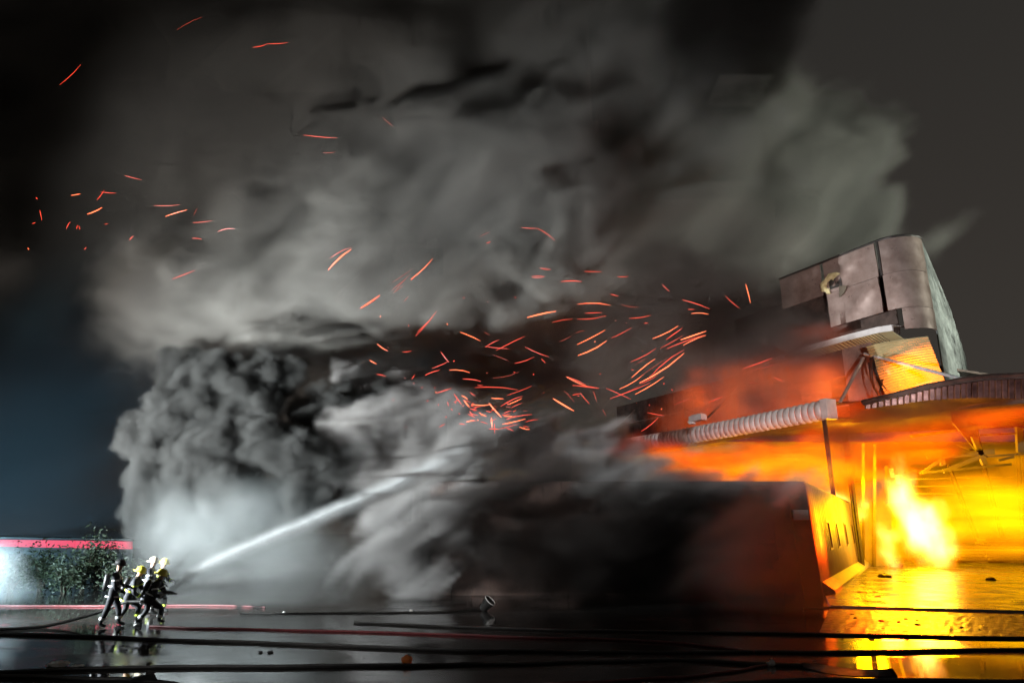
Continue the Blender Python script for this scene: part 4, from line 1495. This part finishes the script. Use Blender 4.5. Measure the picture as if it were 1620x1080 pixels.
flames()
YEL = (1.0, 0.46, 0.001)
lamp('fire_light', 'POINT', P(1430, 812, 46), 6500, YEL, None, .7)
lamp('fire_light', 'POINT', P(1447, 790, 60), 8000, YEL, None, 1.5)
lamp('fire_light', 'POINT', P(1345, 745, 58), 7000, YEL, None, 2.0)
lamp('fire_light', 'POINT', P(1235, 735, 36), 900, (1.0, .10, .006), None, .8)  # added lamp ahead of the flames, reddens the smoke by the annex
lamp('fire_light', 'SPOT', (18.6, 36.0, 2.4), 7500, (1.0, .060, .0015), (9.5, 25.0, 1.2), .5, 80, .8)  # added spill lamp where no flames stand, aimed at the annex smoke
_s, _z = onF(1428, 612, 1.5)
lamp('fire_light', 'SPOT', F(_s, 1.0, _z), 4200, (1.0, .20, .0005), F(_s - .2, 4.0, _z + .2), .4, 120, .5)  # added lamp close before the corrugated sheet, standing in for fire glow
for _s, _w in ((4.0, 260), (10.0, 420), (16.0, 520)):
    lamp('fire_light', 'POINT', F(_s, 2.4, O.z + 2.2), _w, (1.0, .13, .006), None, 1.6)


# ------------------------------------------------------------------ smoke
def plume():
    lo, hi = (-44.0, 30.0, 0.0), (43.0, 74.0, 50.0)
    X, Y, Z = grid(lo, hi, .42)
    # the smoke runs from the hall down-wind to the left: stretch the noise along that
    a = math.radians(33)
    U = X * math.cos(a) + Z * math.sin(a)
    W = -X * math.sin(a) + Z * math.cos(a)
    wob = fbm(X * .05, Y * .05, Z * .05, 2)
    n1 = fbm(U * .042 + wob, Y * .08, W * .13 + wob * .8, 3)
    n2 = fbm(U * .10 + wob, Y * .2, W * .30 + wob * 1.6, 4, .55)
    n3 = fbm(X * .15 + wob, Y * .15, Z * .15, 2, billow=True)
    e = blobs(X, Y, Z, [
        (530, 460, 35.0, 130, 100, 3.5, 20), (300, 480, 34.5, 130, 90, 3, 0), (450, 260, 41, 340, 190, 6, 10), (240, 190, 42, 200, 190, 5, 0),
        (700, 400, 42, 260, 170, 6, 20), (850, 200, 47, 330, 230, 8, 0), (600, 40, 48, 380, 190, 8, 0), (250, 40, 46, 240, 170, 6, 0), (40, 150, 45, 170, 190, 5, 0), (1000, 440, 52, 240, 150, 5, 10),
        (1150, 330, 56, 190, 140, 7, 20), (1275, 290, 60, 120, 110, 5, 0), (1325, 335, 63, 76, 80, 5, -30), (1320, 410, 60, 120, 60, 5, 20), (640, 170, 43.5, 170, 80, 4, 20), (1080, 270, 49, 170, 120, 5, 20), (1160, 200, 55, 130, 110, 5, 20), (1300, 285, 61, 66, 80, 4, -25), (1000, 90, 48, 120, 140, 6, 0),
        (1400, 50, 66, 120, 80, 3, 10), (1300, 200, 62, 90, 90, 4), (1225, 480, 46.5, 60, 50, 1.8, 10), (90, 280, 42, 130, 200, 4), (860, 560, 50, 180, 90, 4, 0)], 1.5)
    d = sstep(e + n1 * 3.4 + n2 * 1.8 - n3 * 1.2, -.8, 3.0)
    d *= .5 + .5 * sstep(n2 + n1 * .4, -.35, .3)
    # along the hall the smoke stays above the canopy and behind its edge
    s = (X - O0.x) * AX.x + (Y - O0.y) * AX.y
    k = (X - O0.x) * IN.x + (Y - O0.y) * IN.y
    band = sstep(k, -9, -4) * (1 - sstep(k, 11, 16)) * (1 - sstep(s, 18, 32)) * (1 - sstep(Z, 23, 28))
    high = sstep(Z, O.z + 1.5, O.z + 6) * sstep(s, .5, 5.0)       # left of the parapet it drifts out over the front
    keep = np.where((k > .6) & (Z > O.z + .7), .35 * sstep(s, 1.0, 9.0), 0.0)
    keep = np.maximum(keep, high)
    d = d * (1 - band * (1 - keep))
    veil = blobs(X, Y, Z, [(1090, 640, 54, 150, 60, 3.0, 8), (1000, 650, 58, 120, 70, 3.0, 0), (1200, 590, 50, 150, 80, 2.6, 12), (1290, 595, 48, 80, 60, 2.0, 12), (1130, 590, 53, 150, 80, 3.0, 10)], 1.0)
    vd = sstep(veil + n1 * 1.5 + n2, -.6, 1.8) * 1.5
    d = np.where((k > .6) & (Z > O.z + .6), np.maximum(d, vd * sstep(s, -1.0, 5.0)), d)
    top = (1 - sstep(Z, 40, 49.5)) * (1 - sstep(Y, 66, 73))
    d *= top
    m, nt, pv = vol_mat('grey_smoke', (.40, .38, .355), .65)
    o = field_volume('smoke', d, lo, hi, m)
    tag(o, 'huge grey smoke plume streaming from the warehouse roof across the night sky', 'smoke', kind='stuff')
    # soot: thick black rolls between the grey, and thin dark smoke settling on the left
    e = blobs(X, Y, Z, [
        (1140, 60, 42, 110, 140, 5, 0), (1215, 470, 46, 70, 55, 2, 10), (1150, 490, 47, 130, 60, 3, 14), (650, 610, 34.5, 120, 50, 2.5, -28), (740, 655, 33.5, 70, 26, 2, -20),
        (440, 605, 33.6, 110, 44, 2.5, 0), (1232, 468, 45.5, 66, 56, 1.8, 10)], 1.0)
    d2 = sstep(e + n1 * 2.2 + n2 * 1.2, -.2, 2.0)
    d2 = d2 * (1 - band * (1 - high))
    d2 = np.maximum(d2, .10 * sstep(blobs(X, Y, Z, [(30, 330, 45, 90, 280, 4, 0)], 1.0) + n1 * 2.5, -1.0, 4.0))
    d2 *= top
    m, nt, pv = vol_mat('black_soot', (.05, .045, .042), .45)
    o = field_volume('smoke', d2, lo, hi, m)
    tag(o, 'black soot rolls drifting between the grey billows of the plume', 'smoke', kind='stuff')
    e = blobs(X, Y, Z, [(0, 700, 46, 260, 190, 5, 0), (90, 560, 48, 200, 160, 5, 0), (150, 800, 46, 150, 120, 4)], 1.5)
    d3 = sstep(e + n1 * 3.0 + n2 * 1.4 - n3, -.8, 4.0)
    m, nt, pv = vol_mat('dark_haze_smoke', (.22, .23, .25), .30)
    o = field_volume('smoke', d3, lo, hi, m)
    tag(o, 'thin dark bluish smoke settling behind the kiosk on the left', 'smoke', kind='stuff')


def plume_front():
    """The near face of the plume in finer grain: soft lobes drawn out along the wind."""
    lo, hi = (-23.0, 30.5, 7.5), (9.0, 43.0, 28.0)
    X, Y, Z = grid(lo, hi, .21)
    a = math.radians(33)
    U = X * math.cos(a) + Z * math.sin(a)
    W = -X * math.sin(a) + Z * math.cos(a)
    wob = fbm(X * .11, Y * .11, Z * .11, 2)
    n1 = fbm(U * .10 + wob, Y * .16, W * .24 + wob, 2)
    n2 = fbm(U * .24 + wob, Y * .4, W * .62 + wob * 1.2, 4, .55)
    lob = fbm(X * .30 + wob, Y * .30, Z * .34 + wob, 4, .5, True)
    e = blobs(X, Y, Z, [
        (520, 480, 34.8, 90, 70, 2.2, 20), (450, 520, 34.2, 70, 46, 1.8, 10), (600, 500, 35, 70, 50, 2, 25), (260, 480, 34.2, 80, 70, 2, 0), (340, 520, 34.2, 80, 50, 2, 0), (230, 420, 35, 60, 60, 2),
        (560, 370, 36.5, 130, 90, 2.5, 30), (380, 380, 36.5, 130, 80, 2.5, 25), (300, 280, 38, 150, 90, 2.5, 25), (480, 220, 39, 170, 90, 2.5, 30), (700, 470, 36.5, 120, 60, 2.2, 25),
        (720, 320, 38.5, 170, 90, 2.5, 32), (860, 440, 38.5, 150, 80, 2.5, 25), (900, 300, 39.5, 150, 90, 2.5, 30)], 1.0)
    d = sstep(e + n1 * 1.5 + n2 * .9 - lob * 1.8, -.5, 1.7)
    d *= .6 + .4 * sstep(n2, -.3, .3)
    d *= (1 - sstep(X, 1.5, 8.5)) * (1 - sstep(Z, 22, 27.5)) * sstep(X, -23, -19.5) * (1 - sstep(Y, 40, 43))
    m, nt, pv = vol_mat('front_grey_smoke', (.36, .345, .32), .6)
    o = field_volume('smoke', d, lo, hi, m)
    tag(o, 'soft grey lobes on the near face of the plume above the dark billows', 'smoke', kind='stuff')


def billows():
    """Cauliflower heads: lumps on lumps on lumps, drawn out by the wind."""
    lo, hi = (-17.5, 26.0, 0.0), (-.5, 36.0, 12.5)
    vox = .105
    X, Y, Z = grid(lo, hi, vox)
    wx, wy, wz = fbm(X * .42, Y * .42, Z * .42, 2), fbm(X * .42 + 40, Y * .42, Z * .42, 2), fbm(X * .42, Y * .42 + 40, Z * .42, 2)
    wa = .9
    Xw, Yw, Zw = X + wx * wa - Z * .10, Y + wy * wa, Z + wz * wa - .22 * (X + 9) * sstep(X, -10.5, -4)
    rr = random.Random(77)
    base = [(250, 700, 31.0, 50), (300, 650, 31, 54), (255, 775, 30.5, 50), (330, 725, 30.5, 56), (390, 650, 31.5, 52), (420, 705, 30.8, 52), (350, 605, 32.5, 50), (475, 715, 30.8, 46),
            (430, 615, 33, 52), (295, 830, 30.5, 58), (375, 800, 31, 62), (480, 780, 31.5, 56), (285, 600, 33.5, 44), (545, 735, 31.8, 48), (510, 655, 33, 46), (590, 650, 33.6, 42), (640, 720, 33.2, 40), (225, 760, 31.5, 34), (230, 690, 32, 30), (245, 850, 31.5, 40), (600, 700, 32.5, 44), (560, 790, 32.4, 40)]
    sph = []
    for u, v, d, rp in base:
        c = P(u, v, d)
        R = rp * (c - Vector((0, 0, CAM_H))).length / FPX
        c.x += -c.z * .10
        sph.append((c, R * .84))
        for i in range(26):
            dv = Vector((rr.gauss(0, 1), rr.gauss(-.55, 1), rr.gauss(0, 1))).normalized()
            r1 = R * rr.choice([rr.uniform(.15, .28), rr.uniform(.22, .45)])
            c1 = c + dv * R * rr.uniform(.68, .92)
            sph.append((c1, r1))
            for j in range(9):
                dw = (Vector((rr.gauss(0, 1), rr.gauss(-.4, 1), rr.gauss(0, 1))).normalized() + dv * .5).normalized()
                r2 = r1 * rr.uniform(.22, .5)
                sph.append((c1 + dw * r1 * rr.uniform(.75, .95), r2))
    sd = np.full(X.shape, -3.0, np.float32)
    ext = 1.6
    for c, r in sph:
        i0 = [max(0, int((c[k] - r - ext - lo[k]) / vox)) for k in range(3)]
        i1 = [min(X.shape[k], int((c[k] + r + ext - lo[k]) / vox) + 2) for k in range(3)]
        if any(a >= b for a, b in zip(i0, i1)):
            continue
        sl = tuple(slice(a, b) for a, b in zip(i0, i1))
        e = r - np.sqrt((Xw[sl] - c.x) ** 2 + (Yw[sl] - c.y) ** 2 + (Zw[sl] - c.z) ** 2)
        o_ = sd[sl]
        k = .08
        h = np.clip(.5 + .5 * (e - o_) / k, 0, 1)
        sd[sl] = o_ + (e - o_) * h + k * h * (1 - h)
    n = fbm(X * 1.2, Y * 1.2, Z * 1.5, 4, .6)
    soft = .36 + .7 * sstep(X, -9.5, -3.0) + .6 * sstep(4.2 - Z, 0, 3)
    d = sstep(sd + n * .36, -.08, 1.0 * soft)
    m, nt, pv = vol_mat('billow_smoke', (.075, .075, .073), 3.4)
    o = field_volume('smoke', d, lo, hi, m)
    tag(o, 'dense dark cauliflower billows of smoke rolling out behind the fire crew', 'smoke', kind='stuff')


def low_smoke():
    lo, hi = (-9.0, 22.4, 0.0), (16.5, 40.0, 11.0)
    X, Y, Z = grid(lo, hi, .2)
    a = math.radians(24)
    U = X * math.cos(a) + Z * math.sin(a)
    W = -X * math.sin(a) + Z * math.cos(a)
    wob = fbm(X * .16, Y * .16, Z * .16, 3)
    n1 = fbm(U * .17 + wob, Y * .3, W * .6 + wob * 1.4, 3)
    n2 = fbm(U * .45, Y * .8, W * 1.5 + wob * 3.0, 3)
    e = blobs(X, Y, Z, [
        (600, 700, 33, 150, 70, 2.5, 15), (700, 640, 36, 130, 45, 2, -22), (760, 730, 32, 150, 60, 2, 14), (640, 830, 31, 90, 90, 1.8, 20), (620, 900, 30, 80, 60, 1.5),
        (1190, 768, 29.8, 110, 24, .8, -3), (880, 730, 33, 130, 70, 2.5, 5), (1000, 760, 32.5, 160, 60, 2, -5), (1130, 800, 31.5, 110, 50, 1.5, -8), (540, 610, 35, 120, 60, 2.5, -10)], .8)
    d = sstep(e + n1 * 1.7 + n2 * .8, -.1, 1.1)
    d *= .45 + .55 * sstep(n2, -.3, .3)
    m, nt, pv = vol_mat('low_grey_smoke', (.42, .40, .39), 1.6)
    o = field_volume('smoke', d, lo, hi, m)
    tag(o, 'streaked grey smoke blown low in front of the annex around the water jet', 'smoke', kind='stuff')
    e = blobs(X, Y, Z, [(930, 880, 27.6, 120, 80, 1.4), (860, 860, 32.5, 230, 120, 2.5), (1050, 870, 30.0, 150, 110, 1.8), (1180, 880, 29.5, 90, 100, 1.0), (720, 900, 33, 120, 90, 2), (820, 690, 34, 130, 40, 1.5, -12), (560, 690, 32.5, 70, 36, 1.2, 10)], .8)
    d2 = sstep(e + n1 * 1.0 + n2 * .5, -.1, 1.0)
    m, nt, pv = vol_mat('low_black_soot', (.035, .03, .028), 1.3)
    o = field_volume('smoke', d2, lo, hi, m)
    tag(o, 'black smoke bank lying on the yard in front of the annex wall', 'smoke', kind='stuff')
    e = blobs(X, Y, Z, [(1225, 900, 24.6, 120, 110, 1.5), (1290, 980, 24.0, 140, 40, 1.2)], .8)
    d3 = sstep(e + n1 * .8 + n2 * .3, -.4, 1.8)
    m, nt, pv = vol_mat('thin_smoke', (.50, .40, .35), .55)
    o = field_volume('smoke', d3, lo, hi, m)
    tag(o, 'thin red lit smoke drifting past the near corner of the annex', 'smoke', kind='stuff')


def mist():
    lo, hi = (-14.0, 22.0, 0.0), (0.0, 31.0, 5.5)
    X, Y, Z = grid(lo, hi, .15)
    e = blobs(X, Y, Z, [
        (290, 905, 25.5, 36, 55, 1.0), (335, 880, 26, 80, 75, 1.5), (400, 890, 26.5, 110, 75, 1.8), (300, 830, 27, 80, 60, 1.5), (380, 810, 27.5, 90, 60, 1.5), (480, 880, 27.5, 90, 70, 1.5),
        (320, 930, 25.5, 110, 34, 1.2), (470, 935, 26.5, 120, 34, 1.3)], .8)
    n = fbm(X * .5, Y * .5, Z * .5, 4)
    d = sstep(e + n * .9, -.4, 2.0)
    m, nt, pv = vol_mat('spray_mist', (.84, .90, .90), .14, .2)
    o = field_volume('spray_mist', d, lo, hi, m)
    tag(o, 'pale water mist hanging over the yard to the right of the fire crew', 'mist', kind='stuff')
    lo, hi = (-24.0, 21.0, 0.0), (-12.5, 30.0, 5.0)
    X, Y, Z = grid(lo, hi, .22)
    e = blobs(X, Y, Z, [(-42, 908, 25, 62, 44, 1.3), (-40, 938, 24.5, 84, 20, 1.2)], .8)
    n = fbm(X * .6, Y * .6, Z * .6, 4)
    d = sstep(e + n * .5, -.1, .9)
    m, nt, pv = vol_mat('glare_mist', (.78, .90, .94), .55, .2)
    o = field_volume('spray_mist', d, lo, hi, m)
    tag(o, 'bright mist glowing in the floodlight at the far left edge', 'mist', kind='stuff')


plume()
plume_front()
billows()
low_smoke()
mist()


# ------------------------------------------------------------------ water jets
def jet(name, label, strands, vox, dens, fade=(.75, 1.0), pad=.7):
    """strands: (points, start radius, end radius, weight); a soft round stream of spray along each."""
    ptsl = [spline(p, 5) for p, *_ in strands]
    allp = [p for c in ptsl for p in c]
    lo = tuple(min(p[k] for p in allp) - pad for k in range(3))
    hi = tuple(max(p[k] for p in allp) + pad for k in range(3))
    lo = (lo[0], lo[1], max(0.0, lo[2]))
    X, Y, Z = grid(lo, hi, vox)
    d = np.zeros_like(X)
    for c, (_, r0, r1, wt_) in zip(ptsl, strands):
        n = len(c) - 1
        best, bt = np.full(X.shape, 1e9, np.float32), np.zeros_like(X)
        for i in range(n):
            a, b = c[i], c[i + 1]
            ab = b - a
            t = np.clip(((X - a.x) * ab.x + (Y - a.y) * ab.y + (Z - a.z) * ab.z) / ab.length_squared, 0, 1)
            q = (X - a.x - ab.x * t) ** 2 + (Y - a.y - ab.y * t) ** 2 + (Z - a.z - ab.z * t) ** 2
            m_ = q < best
            best = np.where(m_, q, best)
            bt = np.where(m_, (i + t) / n, bt)
        r = r0 + (r1 - r0) * bt
        g = np.exp(-best / (r * r) * 1.6)
        g[g < .03] = 0
        d = np.maximum(d, wt_ * g * (r0 / r + .35) * (1 - sstep(bt, *fade)))
    nz_ = fbm(X * .9, Y * .9, Z * 2.2, 3)
    d *= np.clip(1 + nz_ * .9, .2, 2)
    m, nt, pv = vol_mat(name + '_spray', (.95, .97, .97), dens, .1)
    o = field_volume('water_jet', d, lo, hi, m)
    return tag(o, label, kind='stuff')


E1 = P(760, 701, 30.5)
main = [NOZ, P(330, 893, 22.7), P(470, 833, 24.4), P(600, 778, 26.5), P(680, 741, 28.3), E1]
jet('main_jet', 'long white water jet arcing from the nozzle up towards the burning hall', [(main, .12, .40, 1.0), (main[:5] + [P(725, 722, 29.4)], .10, .20, 2.4)], .095, 2.3)
jet('low_jet', 'fainter lower spray fanning out from the nozzle over the yard', [([NOZ, P(340, 921, 22.4), P(420, 906, 23.2), P(560, 885, 24.6)], .12, .45, 1.0)], .09, 1.2, (.3, 1.0))
jet('fan_jet', 'short fan of spray rising steeply behind the crew', [([P(250, 912, 23.5), P(262, 885, 24.0), P(284, 858, 24.6), P(312, 838, 25.2)], .10, .7, 1.0)], .09, .24, (.35, 1.0))
